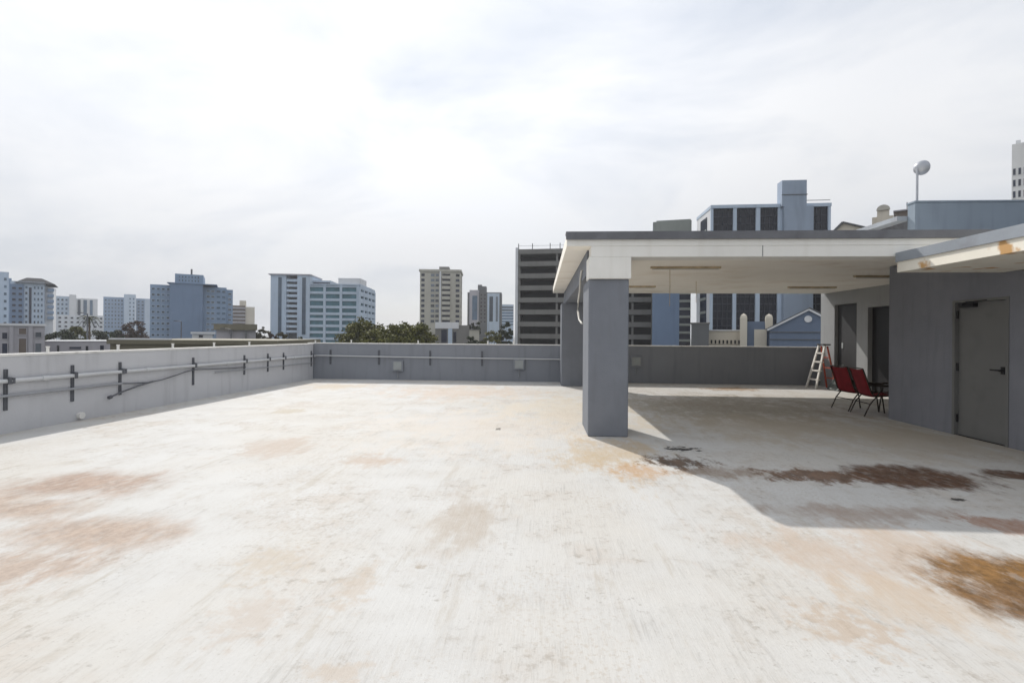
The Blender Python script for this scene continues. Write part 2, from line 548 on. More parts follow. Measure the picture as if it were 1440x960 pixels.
# ------------------------------------------------------------------ parapets
LX = lambda y: -7.93 - (16.5 - y) * 0.040            # inner face of the left parapet
t = thing('parapet_wall', 'pale grey low parapet wall along the left side of the roof', 'wall', (LX(0), 0, 0))
ox = LX(0)
MB().add([(LX(-6.4) - ox, -6.4, 0), (LX(16.45) - ox, 16.45, 0), (LX(16.45) - ox - .2, 16.45, 0), (LX(-6.4) - ox - .2, -6.4, 0),
          (LX(-6.4) - ox, -6.4, 1.2), (LX(16.45) - ox, 16.45, 1.2), (LX(16.45) - ox - .2, 16.45, 1.2), (LX(-6.4) - ox - .2, -6.4, 1.2)],
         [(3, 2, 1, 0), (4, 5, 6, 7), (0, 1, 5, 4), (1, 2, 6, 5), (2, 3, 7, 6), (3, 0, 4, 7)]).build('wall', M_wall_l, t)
a, b_ = LX(-6.4) - ox, LX(16.45) - ox
MB().add([(a + .012, -6.4, 1.2), (b_ + .012, 16.45, 1.2), (b_ - .215, 16.45, 1.2), (a - .215, -6.4, 1.2),
          (a + .012, -6.4, 1.235), (b_ + .012, 16.45, 1.235), (b_ - .215, 16.45, 1.235), (a - .215, -6.4, 1.235)],
         [(3, 2, 1, 0), (4, 5, 6, 7), (0, 1, 5, 4), (1, 2, 6, 5), (2, 3, 7, 6), (3, 0, 4, 7)]).build('coping', M_cap, t)
t = thing('parapet_wall', 'darker grey low parapet wall across the far end of the roof', 'wall', (0, 16.5, 0))
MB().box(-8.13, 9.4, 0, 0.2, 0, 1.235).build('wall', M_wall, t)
MB().box(-8.15, 9.4, -0.012, 0.215, 1.235, 1.265).build('coping', M_cap, t)

# short white posts standing on the outer edge of the parapets
stubs = [(78, 0), (172, 0), (245, 0), (300, 0), (347, 0), (435, 0), (494, 1), (588, 1), (686, 1), (722, 1)]
for i, (px, w) in enumerate(stubs):
    if w == 0:
        p = on_x(px, 485, -8.25); p.x = LX(p.y) - 0.11; z0 = 1.235
    else:
        p = on_y(px, 485, 16.6); z0 = 1.265
    mb = MB().tube([(0, 0, 0), (0, 0, 0.085)], 0.022, 10).tube([(0, 0, 0.085), (0, 0, 0.105)], 0.029, 10)
    o = mb.build('vent_stub', M_cap)
    o.location = (p.x, p.y, z0)
    tag(o, 'small white pipe stub standing on the left parapet coping' if w == 0 else 'small white pipe stub standing on the far parapet coping',
        'pipe stub', 'stubs on the left parapet' if w == 0 else 'stubs on the far parapet')

# ------------------------------------------------------------------ conduits on the parapets
def onleft(px, z, off=0.05):
    p = on_x(px, 530, -8.2)
    p = on_x(px, 530, LX(p.y)); p = on_x(px, 530, LX(p.y))
    return Vector((LX(p.y) + off, p.y, z))
t = thing('conduit_run', 'two grey conduits on dark steel brackets along the left parapet', 'conduit')
e0, e1 = onleft(-60, 0.82), onleft(441, 0.80)
pp = MB().tube([e0, e1], 0.034, 12).build('pipe', M_pipe, t)
for px in (60, 205, 318, 412):
    q = onleft(px, 0)
    f = (q.y - e0.y) / (e1.y - e0.y)
    q = e0.lerp(e1, f)
    dd = (e1 - e0).normalized() * .06
    MB().tube([q - dd, q + dd], .043, 12).build('coupling', M_pipe, pp)
c0, c1 = onleft(-60, 0.59), onleft(168, 0.585)
MB().tube([c0, c1], 0.022, 10).build('pipe', M_pipe2, t)
c0, c1 = onleft(300, 0.60), onleft(441, 0.57)
MB().tube([c0, c1], 0.014, 10).build('pipe', M_pipe2, t)
for i, px in enumerate((7, 101, 168, 271, 343, 376, 398, 437)):
    p = onleft(px, 0, 0)
    h0, h1 = (0.36, 1.0) if i < 4 else (0.45, 0.98)
    mb = MB().box(p.x - .005, p.x + .018, p.y - .024, p.y + .024, h0, h1)
    mb.box(p.x + .018, p.x + .024, p.y - .024, p.y - .014, h0, h1).box(p.x + .018, p.x + .024, p.y + .014, p.y + .024, h0, h1)
    br = mb.build('bracket', M_strut, t)
    cl = MB()
    cl.bar((p.x + .02, p.y, 0.875), (p.x + .09, p.y, 0.865), 0.05, 0.018)
    cl.bar((p.x + .088, p.y, 0.87), (p.x + .088, p.y, 0.77), 0.05, 0.012, up=(1, 0, 0))
    if i in (0, 2):
        cl.box(p.x + .02, p.x + .09, p.y + .04, p.y + .075, .775, .865)
    cl.build('clamp', M_strut, br)
t = thing('conduit_run', 'single thin pale conduit on brackets along the far parapet', 'conduit')
zc = 0.79
MB().tube([(-7.86, 16.44, zc + .03), (-4.4, 16.44, zc), (0.74, 16.44, zc - .02)], 0.022, 10).build('pipe', M_pipe, t)
for px in (465, 533, 605, 678):
    p = on_y(px, 500, 16.5)
    MB().box(p.x - .03, p.x + .03, 16.475, 16.495, 0.52, 1.02).build('bracket', M_strut, t)
# loose cable that sags from the end of the lower conduit, and the loose pipe end
pts = [onleft(168, 0.585), onleft(185, 0.56), onleft(205, 0.545), onleft(225, 0.57), onleft(243, 0.63), onleft(258, 0.69), onleft(271, 0.72), onleft(290, 0.70), onleft(320, 0.67), onleft(343, 0.66)]
o = MB().tube(pts, 0.012, 8).build('cable', M_strut)
tag(o, 'dark cable sagging along the left parapet below the conduit', 'cable')
pts = [onleft(150, 0.36, .09), onleft(165, 0.42, .08), onleft(190, 0.50, .06), onleft(212, 0.555, .05)]
mb = MB().tube(pts, 0.018, 8)
d = (pts[0] - pts[1]).normalized()
mb.tube([pts[0] - d * .01, pts[0] + d * .05], 0.034, 10)
tag(mb.build('loose_pipe', M_strut), 'short dark loose pipe hanging diagonally on the left parapet', 'pipe')
p = onleft(112, 0.09, 0.03)
o = MB().tube([(p.x - .04, p.y, p.z), (p.x + .03, p.y, p.z)], 0.06, 14).build('drain_cap', M_cap)
tag(o, 'small round white drain cap low on the left parapet', 'drain cap')
for px, py, lab in ((560, 514, 'pale square junction box on the far parapet nearest the left corner'),
                    (730, 512, 'pale square junction box on the far parapet just left of the columns'),
                    (894, 508, 'pale square junction box on the far parapet seen beneath the canopy roof')):
    p = on_y(px, py, 16.5)
    t = thing('junction_box', lab, 'junction box', (p.x, 16.49, p.z), 0, 'junction boxes on the far parapet')
    MB().box(-.19, .19, -.07, 0, -.19, .19).build('housing', M_wall, t, bevel=.01)
    MB().box(-.14, .14, -.085, -.071, -.14, .14).build('cover', M_box, t, bevel=.006)
    MB().tube([(0, -.03, -.19), (0, -.03, -.42)], .014, 8).build('pipe', M_pipe2, t)

# ================================================================== canopy
cn = thing('canopy', 'flat roofed concrete canopy on grey columns with cream underside', 'canopy', (0.4, 7.65, 0))
def P(o):                                     # keep world coordinates for parts built in world space
    o.location = -Vector(o.parent.location)
    return o
P(MB().box(0.40, 9.19, 7.66, 16.3, 3.0, 3.19).build('roof_slab', M_cream, cn))
P(MB().box(0.78, 7.8, 7.655, 7.99, 2.825, 2.998).build('front_beam', M_white, cn, bevel=.006))
P(MB().box(0.402, 9.6, 7.648, 7.659, 2.998, 3.10).build('fascia', M_white, cn))
P(MB().prism([(7.60, 3.095), (7.648, 3.095), (7.662, 3.19), (7.85, 3.195), (7.85, 3.225), (7.60, 3.215)], 'x', 0.385, 9.6).build('roof_edge', M_flash, cn))
P(MB().box(0.745, 1.405, 7.652, 8.06, 2.485, 2.824).build('column_cap', M_white, cn, bevel=.008))
P(MB().box(0.755, 1.385, 8.062, 16.2, 2.60, 2.999).build('side_beam', M_col, cn, bevel=.008))
P(MB().box(0.752, 1.382, 7.70, 8.70, 0, 2.484).build('column', M_col, cn, bevel=.018))
P(MB().box(0.65, 1.32, 15.2, 16.15, 0, 2.598).build('column', M_col, cn, bevel=.018))
P(MB().box(3.395, 3.403, 7.6505, 7.654, 2.83, 3.09).build('joint', M_strut, cn))

# fluorescent battens below the canopy roof
def batten(pxa, pxb, py, label, X=None):
    a, b2 = on_z(pxa, py, 2.94), on_z(pxb, py, 2.94)
    c = (a + b2) / 2
    L_ = max(1.15, (b2 - a).length)
    t = thing('ceiling_light', label, 'ceiling light', (c.x, c.y, 3.0), 0, 'ceiling lights of the canopy')
    MB().prism([(-.055, -.002), (.055, -.002), (.035, -.04), (-.035, -.04)], 'x', -L_ / 2, L_ / 2).build('housing', M_fix, t)
    MB().tube([(-L_ / 2 + .03, 0, -.054), (L_ / 2 - .03, 0, -.054)], .013, 10).build('tube', M_tube, t)
    return c
c1 = batten(915, 1013, 379, 'rusty strip light in the middle of the cream ceiling')
batten(870, 916, 405, 'strip light at the far left of the cream ceiling beside the column')
batten(1108, 1176, 406, 'strip light at the far right of the cream ceiling above the ladder')
batten(1215, 1262, 391, 'strip light partly hidden by the lower roof overhang')
for px, py, z0, z1, lab in ((942, 379, 2.99, 2.2, 'thin pull cord hanging from the middle strip light'),
                            (979, 398, 2.99, 2.45, 'shorter thin cord hanging from the ceiling to the right of the pull cord')):
    p = on_z(px, py, 2.94)
    o = MB().tube([(0, 0, 0), (0.004, 0, (z1 - z0) * .5), (0, 0, z1 - z0)], 0.006, 6).build('pull_cord', M_fix)
    o.location = (p.x, p.y, z0)
    tag(o, lab, 'cord')
# white cord that hangs in a loop down the side beam
pts = [on_x(818, 380, .73), on_x(815.5, 392, .73), on_x(816, 408, .73), on_x(813, 424, .73), on_x(811.5, 438, .73), on_x(814, 450, .73), on_x(818.5, 455, .735)]
for i in (1, 2, 3, 4, 5):
    pts[i].y = 0.5 * pts[i].y + 0.25 * (pts[i - 1].y + pts[i + 1].y)
tag(MB().tube(pts, 0.018, 8).build('hanging_cord', M_cable), 'white cord hanging in a loop from the side beam of the canopy', 'cord')

# ================================================================== room with the door, right
RX = 6.85
rm = thing('utility_room', 'grey painted room with a metal door and low overhanging roof', 'building', (RX, 9.95, 0))
mb = MB()
D0, D1, DH = 7.50, 8.47, 2.215
mb.box(RX, RX + .2, -6.4, D0, 0, 2.575)
mb.box(RX, RX + .2, D0, 7.66, DH, 2.575)
mb.box(RX, RX + .2, 7.66, D1, DH, 2.815)
mb.box(RX, RX + .2, D1, 9.95, 0, 2.815)
mb.box(RX + .2, 12.0, 9.75, 9.95, 0, 2.99)
mb.box(RX + .002, RX + .2, 8.0, 9.95, 2.815, 2.99)
P(mb.build('wall', M_room, rm))
dr = P(MB().box(RX + .05, RX + .095, D0 + .05, D1 - .05, .012, DH - .045).build('door', M_door, rm))
def Q(o):
    o.location = (0, 0, 0)
    return o
fr = MB().box(RX - .012, RX + .12, D0, D0 + .045, 0, DH).box(RX - .012, RX + .12, D1 - .045, D1, 0, DH).box(RX - .012, RX + .12, D0 + .045, D1 - .045, DH - .04, DH)
P(fr.build('door_frame', M_door, rm))
mb = MB().box(RX + .035, RX + .05, D0 + .11, D0 + .17, 1.06, 1.17)
mb.tube([(RX + .045, D0 + .14, 1.115), (RX - .02, D0 + .14, 1.115)], .014, 10)
mb.tube([(RX - .02, D0 + .13, 1.115), (RX - .025, D0 + .27, 1.118)], .012, 10)
Q(mb.build('handle', M_black, dr))
for z in (.28, 1.12, 1.98):
    h = MB().tube([(RX + .03, D1 - .05, z - .065), (RX + .03, D1 - .05, z + .065)], .017, 10)
    Q(h.build('hinge', M_black, dr))
mb = MB().box(RX - .03, RX + .05, D1 - .40, D1 - .14, DH - .125, DH - .06)
mb.bar((RX - .03, D1 - .2, DH - .075), (RX - .20, D1 - .48, DH - .055), .025, .012)
mb.bar((RX - .20, D1 - .48, DH - .055), (RX - .01, D1 - .62, DH - .03), .025, .012)
Q(mb.build('door_closer', M_black, dr))
P(MB().box(RX + .02, RX + .12, D0 + .05, D1 - .05, 0, .01).build('threshold', M_black, rm))
P(MB().box(5.37, 12, -6.4, 7.64, 2.58, 2.862).build('overhang_roof', M_rust, rm))
P(MB().prism([(5.345, 2.735), (5.368, 2.735), (5.37, 2.864), (5.6, 2.864), (5.6, 2.885), (5.345, 2.875)], 'y', -6.4, 7.642).build('roof_edge', M_flash2, rm))
# ================================================================== stair tower behind the canopy
sx = 9.2
stt = thing('stair_tower', 'blue grey stair tower rising above the canopy roof at the right', 'building', (sx, 13.4, 0))
mb = MB()
mb.box(sx, sx + .2, 9.96, 13.35, 0, 3.19)
mb.box(sx, sx + .2, 13.35, 14.2, 2.44, 3.19)
mb.box(sx, sx + .2, 14.2, 14.68, 0, 3.19)
mb.box(sx, sx + .2, 14.68, 15.75, 2.6, 3.19)
mb.box(sx, sx + .2, 15.75, 16.49, 0, 3.19)
P(mb.build('lower_wall', M_stair, stt))
P(MB().box(sx + .2, 14, 9.96, 16.4, 0, 3.19).build('core', M_room, stt))
d = P(MB().box(sx + .1, sx + .14, 14.69, 15.74, 0.01, 2.59).build('door', M_darkdoor, stt))
Q(MB().box(sx + .085, sx + .099, 15.45, 15.53, 1.25, 1.42).build('handle_plate', M_box, d))
P(MB().box(sx + .12, sx + .16, 13.36, 14.19, 0.01, 2.43).build('door', M_black, stt))
P(MB().box(sx, 14.0, 12.5, 12.75, 3.2, 4.93).build('upper_wall', M_up, stt, bevel=.01))
P(MB().box(sx - .02, 14.0, 12.485, 12.77, 4.93, 4.97).build('coping', M_up, stt))
q0 = on_x(1285, 299, 9.0)
P(MB().box(9.25, 14.0, 12.752, 16.3, 3.2, q0.z - .085).build('upper_block', M_strut, stt))  # dark colour stands in for the shade under the overhanging slab
P(MB().box(8.95, 14.0, 12.6 if False else 12.752, 16.4, q0.z - .083, q0.z + .03).build('roof_slab', M_flash2, stt))
# floodlight on a pole
p = on_y(1289.5, 283, 12.7)
fl = thing('floodlight', 'grey floodlight on a thin pole on top of the stair tower', 'lamp', (p.x, 12.7, 3.2 if p.x < 9.18 else 4.97))
if p.x < 9.2:
    fl.location = (9.235, 12.62, 4.97)
ztop = on_y(1289.5, 236, 12.65).z - 4.97
MB().tube([(0, 0, 0), (0, 0, ztop)], .026, 10).tube([(0, 0, 0), (0, 0, .04)], .07, 12).build('pole', M_metal, fl)
mb = MB()
ax = Vector((.55, .25, .10)).normalized()
c = Vector((.09, .02, ztop + .02))
prof = [(-.10, .06), (-.08, .11), (-.02, .155), (.05, .175), (.075, .18), (.076, .0)]
s = ax.cross(UP).normalized(); tt = s.cross(ax)
vs, fs, n = [], [], 20
for (q, r) in prof:
    for j in range(n):
        an = 2 * math.pi * j / n
        vs.append(c + ax * q + s * math.cos(an) * r + tt * math.sin(an) * r)
for i in range(len(prof) - 1):
    for j in range(n):
        fs.append((i * n + j, i * n + (j + 1) % n, (i + 1) * n + (j + 1) % n, (i + 1) * n + j))
fs.append(tuple(range(n)))
mb.add(vs, fs, 0, True)
mb.build('lamp_head', M_metal, fl)
mb = MB().bar((.0, 0, ztop - .02), c - ax * .05, .03, .03)
mb.build('bracket', M_metal, fl)
MB().box(.185, .25, .06, .12, ztop + .03, ztop + .10).build('sensor', M_metal, fl)

# ================================================================== chairs
def make_chair(name, label, group):
    """faces +x; sling seat and back on a dark tube frame with armrests"""
    t = thing(name, label, 'chair', (0, 0, 0), 0, group)
    w = 0.27
    def sheet(prof, ww, th=.012):
        mb = MB()
        n = len(prof)
        vs = []
        for k in (0, 1):
            for i, (x, z) in enumerate(prof):
                for j in range(7):
                    f = j / 6 * 2 - 1
                    sag = .018 * (1 - f * f)
                    vs.append((x + (sag if i < 0 else 0), f * ww, z - sag - k * th))
        fs = []
        for k in (0, 1):
            for i in range(n - 1):
                for j in range(6):
                    a = k * n * 7 + i * 7 + j
                    fs.append((a, a + 1, a + 8, a + 7))
        for i in range(n - 1):
            for j in (0, 6):
                a = i * 7 + j
                fs.append((a, a + 7, a + 7 + n * 7, a + n * 7))
        for i in (0, n - 1):
            for j in range(6):
                a = i * 7 + j
                fs.append((a, a + 1, a + 1 + n * 7, a + n * 7))
        mb.add(vs, fs, 0, True)
        return mb
    sheet([(.27, .43), (.24, .44), (.05, .415), (-.12, .40), (-.19, .41)], w - .012).build('seat', M_red, t)
    back = sheet([(-.19, .41), (-.22, .47), (-.27, .62), (-.33, .80), (-.365, .92), (-.385, .95)], w - .012)
    back.build('backrest', M_red, t)
    for s in (-1, 1):
        y = s * w
        MB().tube([(.27, y, .43), (.0, y, .42), (-.18, y, .41), (-.225, y, .47), (-.275, y, .62), (-.335, y, .80), (-.39, y, .955)], .013, 8).build('side_rail', M_leg, t)
        MB().tube([(.30, y, 0), (.26, y, .3), (.235, y, .44), (.22, y, .60)], .013, 8).build('leg', M_leg, t)
        MB().tube([(-.36, y, 0), (-.25, y, .25), (-.12, y, .42), (-.02, y, .60)], .013, 8).build('leg', M_leg, t)
        MB().tube([(.27, y, .59), (.22, y, .615), (.0, y, .62), (-.27, y, .63)], .02, 8).build('armrest', M_leg, t)
    MB().tube([(-.39, -w, .955), (-.40, 0, .965), (-.39, w, .955)], .013, 8).build('top_rail', M_leg, t)
    MB().tube([(.27, -w, .43), (.275, 0, .43), (.27, w, .43)], .012, 8).build('cross_rail', M_leg, t)
    MB().tube([(-.25, -w, .25), (-.25, w, .25)], .01, 8).build('cross_rail', M_leg, t)
    return t
CG = 'red chairs by the doors'
ch = make_chair('patio_chair', 'red sling chair with dark legs, farthest left of the chairs and nearest the ladder', CG)
ch.location = (6.95, 11.10, 0); ch.rotation_euler.z = math.radians(4)
c2 = copy_tree(ch)
c2.location = (6.93, 10.42, 0); c2.rotation_euler.z = math.radians(-6)
c2['label'] = 'red sling chair standing between another red chair and the wall corner'
c3 = copy_tree(ch)
c3.location = (7.50, 10.5, 0); c3.rotation_euler.z = math.radians(172)
c3['label'] = 'red chair mostly hidden behind the grey wall corner'

# ================================================================== stepladder and plastic sheet
ld = thing('stepladder', 'cream and red folding stepladder by the far parapet', 'ladder', (8.62, 15.6, 0))
H_, fx, rxr, tx = 1.34, -.20, .42, .12
for y in (-.26, .26):
    yt = y * .62
    MB().bar((fx, y, 0), (tx, yt, H_), .035, .075, up=(0, 1, 0)).build('rail', M_lad, ld)
    MB().bar((rxr, y * .98, 0), (tx + .07, yt, H_ - .03), .03, .05, up=(0, 1, 0)).build('rear_leg', M_ladred, ld)
for k in range(4):
    f = (k + 1) / 4.9
    x = fx + (tx - fx) * f
    ww = .26 * (1 - .38 * f)
    MB().box(x - .03, x + .08, -ww, ww, H_ * f - .02, H_ * f + .02).build('step', M_lad, ld)
for k in range(3):
    f = (k + 1) / 4.2
    x = rxr + (tx + .07 - rxr) * f
    ww = .25 * (1 - .38 * f)
    MB().box(x - .012, x + .012, -ww, ww, H_ * f - .015, H_ * f + .015).build('rear_brace', M_ladred, ld)
MB().box(tx - .06, tx + .16, -.19, .19, H_, H_ + .04).build('top_cap', M_black, ld, bevel=.008)
mb = MB()
rs = random.Random(4)
nx, ny = 7, 9
vs = []
for i in range(nx + 1):
    for j in range(ny + 1):
        u, v = i / nx, j / ny
        z = .82 * u * (1 - .35 * abs(v - .6))
        x = 9.1 - .35 * (1 - u) ** 1.3 + rs.uniform(-.03, .03) - (.02 if u > .9 else 0)
        y = 14.78 + v * .62 * (1 - .45 * u) + rs.uniform(-.02, .02) + .12 * u
        vs.append((min(x, 9.17), y, max(z, .004)))
fs = [(i * (ny + 1) + j, i * (ny + 1) + j + 1, (i + 1) * (ny + 1) + j + 1, (i + 1) * (ny + 1) + j) for i in range(nx) for j in range(ny)]
mb.add(vs, fs, 0, True)
o = mb.build('plastic_sheet', M_sheet)
md = o.modifiers.new('Solidify', 'SOLIDIFY'); md.thickness = .012
md = o.modifiers.new('Subsurf', 'SUBSURF'); md.levels = 1; md.render_levels = 1
tag(o, 'crumpled grey plastic sheet leaning on the wall beside the ladder', 'sheet')

# ================================================================== the city
class Bld:
    """A building whose facade line runs from photo column a to b; d = distance at column a, phi turns the facade (right end nearer when phi < 0).
    Local x runs along the facade, y away from us, z up from the street."""
    def __init__(self, name, label, a, b, d, phi=None, cat='building', group=None):
        if phi is None:                          # square to our line of sight
            phi = math.degrees(math.atan((720 - (a + b) / 2) / F))
        self.d, self.phi = d, phi
        r = ray(a, PY); r.z = 0
        self.p0 = Vector((0, 0, 0)) + r * d
        self.ang = YAW + math.radians(phi)
        self.u = Vector((math.cos(self.ang), math.sin(self.ang), 0))
        self.root = thing(name, label, cat, (self.p0.x, self.p0.y, GZ), self.ang, group)
        self.W = self.X(b)
        self.cache = {}
    def X(self, px):
        r = ray(px, PY); r.z = 0
        n = Vector((-self.u.y, self.u.x, 0))
        t = self.p0.dot(n) / r.dot(n)
        return (r * t - self.p0).dot(self.u)
    def Z(self, py, px=None):
        """height above the street of photo row py on the facade (at column px, or its middle)"""
        x = self.W / 2 if px is None else self.X(px)
        q = self.p0 + self.u * x
        dd = q.dot(FW); cx = q.dot(RT)
        v = PY - py + (cx / dd * F) * ROLL
        return EYE + v / F * dd - GZ
    def box(self, name, x0, x1, y0, y1, z0, z1, mat, parent=None):
        return MB().box(x0, x1, y0, y1, z0, z1).build(name, mat, parent or self.root)
    def boxes(self, name, lst, mat):
        mb = MB()
        for b in lst:
            mb.box(*b)
        return mb.build(name, mat, self.root)
    def windows(self, cells, mats, y=0.0, name='window', side=None, sill=True):
        """cells of (x0, x1, z0, z1): each a pane set in a raised frame; same-size cells share a mesh. side='l' or 'r' puts them on an end wall (x = depth)"""
        for (x0, x1, z0, z1) in cells:
            w, h = x1 - x0, z1 - z0
            k = (round(w, 2), round(h, 2), name, mats[0].name)
            if k not in self.cache:
                mb = MB()
                f = min(.12, w * .12, h * .12)
                mb.box(-w / 2 + f, w / 2 - f, -.03, .02, f, h - f, 0)
                mb.box(-w / 2, -w / 2 + f, -.1, .02, 0, h, 1).box(w / 2 - f, w / 2, -.1, .02, 0, h, 1)
                mb.box(-w / 2 + f, w / 2 - f, -.1, .02, h - f, h, 1).box(-w / 2 + f, w / 2 - f, -.16, .02, 0, f, 1)
                self.cache[k] = mb.mesh(name, list(mats))
            o = bpy.data.objects.new(name, self.cache[k])
            COL.objects.link(o)
            o.parent = self.root
            if side is None:
                o.location = ((x0 + x1) / 2, y, z0)
            elif side == 'r':
                o.location = (y, (x0 + x1) / 2, z0); o.rotation_euler.z = math.pi / 2
            else:
                o.location = (y, (x0 + x1) / 2, z0); o.rotation_euler.z = -math.pi / 2
def grid(x0, x1, n, z0, z1, mrows, wf=.6, hf=.55):
    dx, dz = (x1 - x0) / n, (z1 - z0) / mrows
    return [(x0 + dx * (i + .5 - wf / 2), x0 + dx * (i + .5 + wf / 2), z0 + dz * (j + .5 - hf / 2), z0 + dz * (j + .5 + hf / 2)) for j in range(mrows) for i in range(n)]

def wallm(name, c, var=.08):
    return paint(name, c, var=var, scale=.12, dirt=tuple(x * .6 for x in c), dirt_amt=.35, streak=True)
K_pale = wallm('pale render with blue shade tint', (0.46, 0.545, 0.65))  # blue cast of white walls in shade, put into the base colour
K_blue = wallm('blue render', (0.235, 0.325, 0.455))
K_blue2 = wallm('deep blue render', (0.17, 0.24, 0.36))
K_gable = wallm('slate gable render', (0.135, 0.175, 0.25))
K_white = wallm('white render', (0.66, 0.67, 0.69))
K_lav = wallm('lavender grey render', (0.40, 0.39, 0.42))
K_beige = wallm('beige render', (0.46, 0.44, 0.38))
K_cream = wallm('cream stone', (0.60, 0.55, 0.46))
K_brown = wallm('brown render', (0.16, 0.13, 0.11))
K_grey = wallm('grey concrete', (0.20, 0.195, 0.185))
K_slate = wallm('slate blue render', (0.30, 0.36, 0.45))
K_dgrey = wallm('dark grey render', (0.13, 0.135, 0.14))
K_olive = wallm('olive roof edge', (0.17, 0.155, 0.11))
K_gold = wallm('dull grey green render', (0.26, 0.28, 0.26))
K_dark = paint('dark interior', (0.022, 0.022, 0.024), var=.3, scale=.2)  # near-black colour standing in for shade inside decks and arch openings
G_blue = glass('blue window glass', (0.05, 0.085, 0.13))
G_teal = glass('teal window glass', (0.04, 0.105, 0.135), var=.35)
G_dark = glass('dark window glass', (0.014, 0.018, 0.034), rough=.2, spec=.3)
G_mid = glass('grey window glass', (0.075, 0.09, 0.11))
K_mull = wallm('dark bronze frame', (0.045, 0.05, 0.065))
M_cap2 = wallm('bright white render', (0.82, 0.81, 0.79))
K_roofd = paint('dark roof tiles', (0.035, 0.038, 0.045), var=.2, scale=1, rough=.9, spec=.1)

# 1 tower cut by the left edge
B = Bld('apartment_tower', 'pale blue tower cut off by the left edge of the photo', -40, 12, 170)
B.box('wall', 0, B.W, 0, 14, 0, B.Z(381), K_pale)
B.box('wing', B.W, B.X(16), 1.5, 12, 0, B.Z(389), K_blue)
B.windows(grid(0, B.W, 5, B.Z(470), B.Z(386), 8, .5, .45), (G_blue, K_pale))
# 2 gabled tower
B = Bld('apartment_tower', 'blue tower with a dark gabled roof and narrow central window strip', 14, 62, 160, 40)
zt = B.Z(396)
B.box('wall', 0, B.W, 0, 15, 0, zt, K_pale)
B.box('side_bay', -.02, B.X(33), -.5, 0, 0, zt - 1, K_blue2)
B.box('wing', B.W, B.X(74), 2, 14, 0, B.Z(402), K_white)
B.boxes('balcony', [(B.X(66), B.X(75), 1, 2, B.Z(408 + 8 * k), B.Z(408 + 8 * k) + .9) for k in range(6)], K_blue)
B.box('window_strip', B.X(40.5), B.X(44), -.15, 0, B.Z(460), B.Z(404), G_dark)
B.windows(grid(B.X(46), B.X(61), 3, B.Z(465), B.Z(400), 8, .6, .5), (G_blue, K_pale))
B.windows(grid(B.X(33.5), B.X(40), 1, B.Z(465), B.Z(400), 8, .6, .5), (G_blue, K_pale))
B.windows(grid(B.X(15), B.X(33), 2, B.Z(465), B.Z(402), 8, .7, .5), (G_dark, K_blue2), y=-.5)
x0, x1 = B.X(20), B.X(77)
xm0, xm1 = B.X(34), B.X(56)
zr = B.Z(388.5); ze = B.Z(398)
MB().add([(x0, -1, ze), (x1, -1, ze), (x1, 16, ze), (x0, 16, ze), (xm0, 6, zr), (xm1, 6, zr)],
         [(0, 1, 5, 4), (1, 2, 5), (2, 3, 4, 5), (3, 0, 4), (0, 3, 2, 1)]).build('roof', K_roofd, B.root)
# 3 white cluster
B = Bld('apartment_block', 'whitish block with blue window strips behind the palm', 66, 137, 260)
B.box('wall', 0, B.X(97), 0, 14, 0, B.Z(417), K_pale)
B.box('stair_core', B.X(97), B.X(107), -1.5, 14, 0, B.Z(414.5), K_white)
B.box('wing', B.X(107), B.W, 0, 14, 0, B.Z(419), K_white)
B.windows(grid(B.X(67), B.X(96), 5, B.Z(462), B.Z(419), 7, .65, .55), (G_blue, K_pale))
for a_, b2 in ((109, 113), (117, 122), (126, 130)):
    B.box('window_strip', B.X(a_), B.X(b2), -.15, 0, B.Z(462), B.Z(421), G_blue)
B = Bld('low_building', 'low white building with a row of dark windows behind the trees', 62, 146, 200)
B.box('wall', 0, B.W, 0, 10, 0, B.Z(443), K_white)
B.windows(grid(0, B.W, 10, B.Z(462), B.Z(444), 3, .55, .5), (G_dark, K_white))
# 4
B = Bld('apartment_block', 'grey blue block with a raised corner tower left of the big blue building', 145, 192, 300)
B.box('wall', 0, B.X(174), 0, 14, 0, B.Z(418), K_blue)
B.box('corner_tower', B.X(174), B.X(190.5), -2, 14, 0, B.Z(413.5), K_pale)
B.windows(grid(B.X(146), B.X(173.5), 6, B.Z(462), B.Z(420), 8, .6, .5), (G_mid, K_blue))
B.windows(grid(B.X(180), B.X(190), 2, B.Z(462), B.Z(417), 8, .5, .5), (G_blue, K_pale), y=-2)
B = Bld('apartment_block', 'narrow grey blue block touching the big blue building', 191, 214, 310)
B.box('wall', 0, B.W, 0, 14, 0, B.Z(420), K_blue)
B.windows(grid(B.X(192), B.X(203), 2, B.Z(455), B.Z(422), 7, .6, .5), (G_mid, K_blue))
B.box('stair_core', B.X(203), B.W, -.8, 0, 0, B.Z(421), K_pale)
# 5 big blue
B = Bld('office_building', 'big blue building with a plain central tower', 210, 327, 150, 30)
B.box('wall', 0, B.X(240), 1, 16, 0, B.Z(402), K_blue)
B.box('core', B.X(239), B.X(285), -1.5, 12, 0, B.Z(399.5), K_blue2)
B.box('penthouse', B.X(246), B.X(285.5), -1.2, 11, B.Z(399.5), B.Z(386.5), K_blue)
B.box('right_wing', B.X(285), B.X(318), 1, 16, 0, B.Z(402), K_blue)
B.box('end_bay', B.X(318), B.W, 1.8, 14, 0, B.Z(404.5), K_blue)
B.box('canopy_slab', B.X(235), B.X(305), -1.8, 10, B.Z(400), B.Z(399), K_blue2)
B.boxes('roof_mast', [(B.X(267.5), B.X(270), 0, .6, B.Z(387), B.Z(378.5))], K_dgrey)
B.windows(grid(B.X(211), B.X(239), 4, B.Z(475), B.Z(404), 9, .72, .42), (G_blue, K_pale), y=1)
B.windows(grid(B.X(289), B.X(302), 2, B.Z(475), B.Z(404), 9, .8, .42), (G_mid, K_pale), y=1)
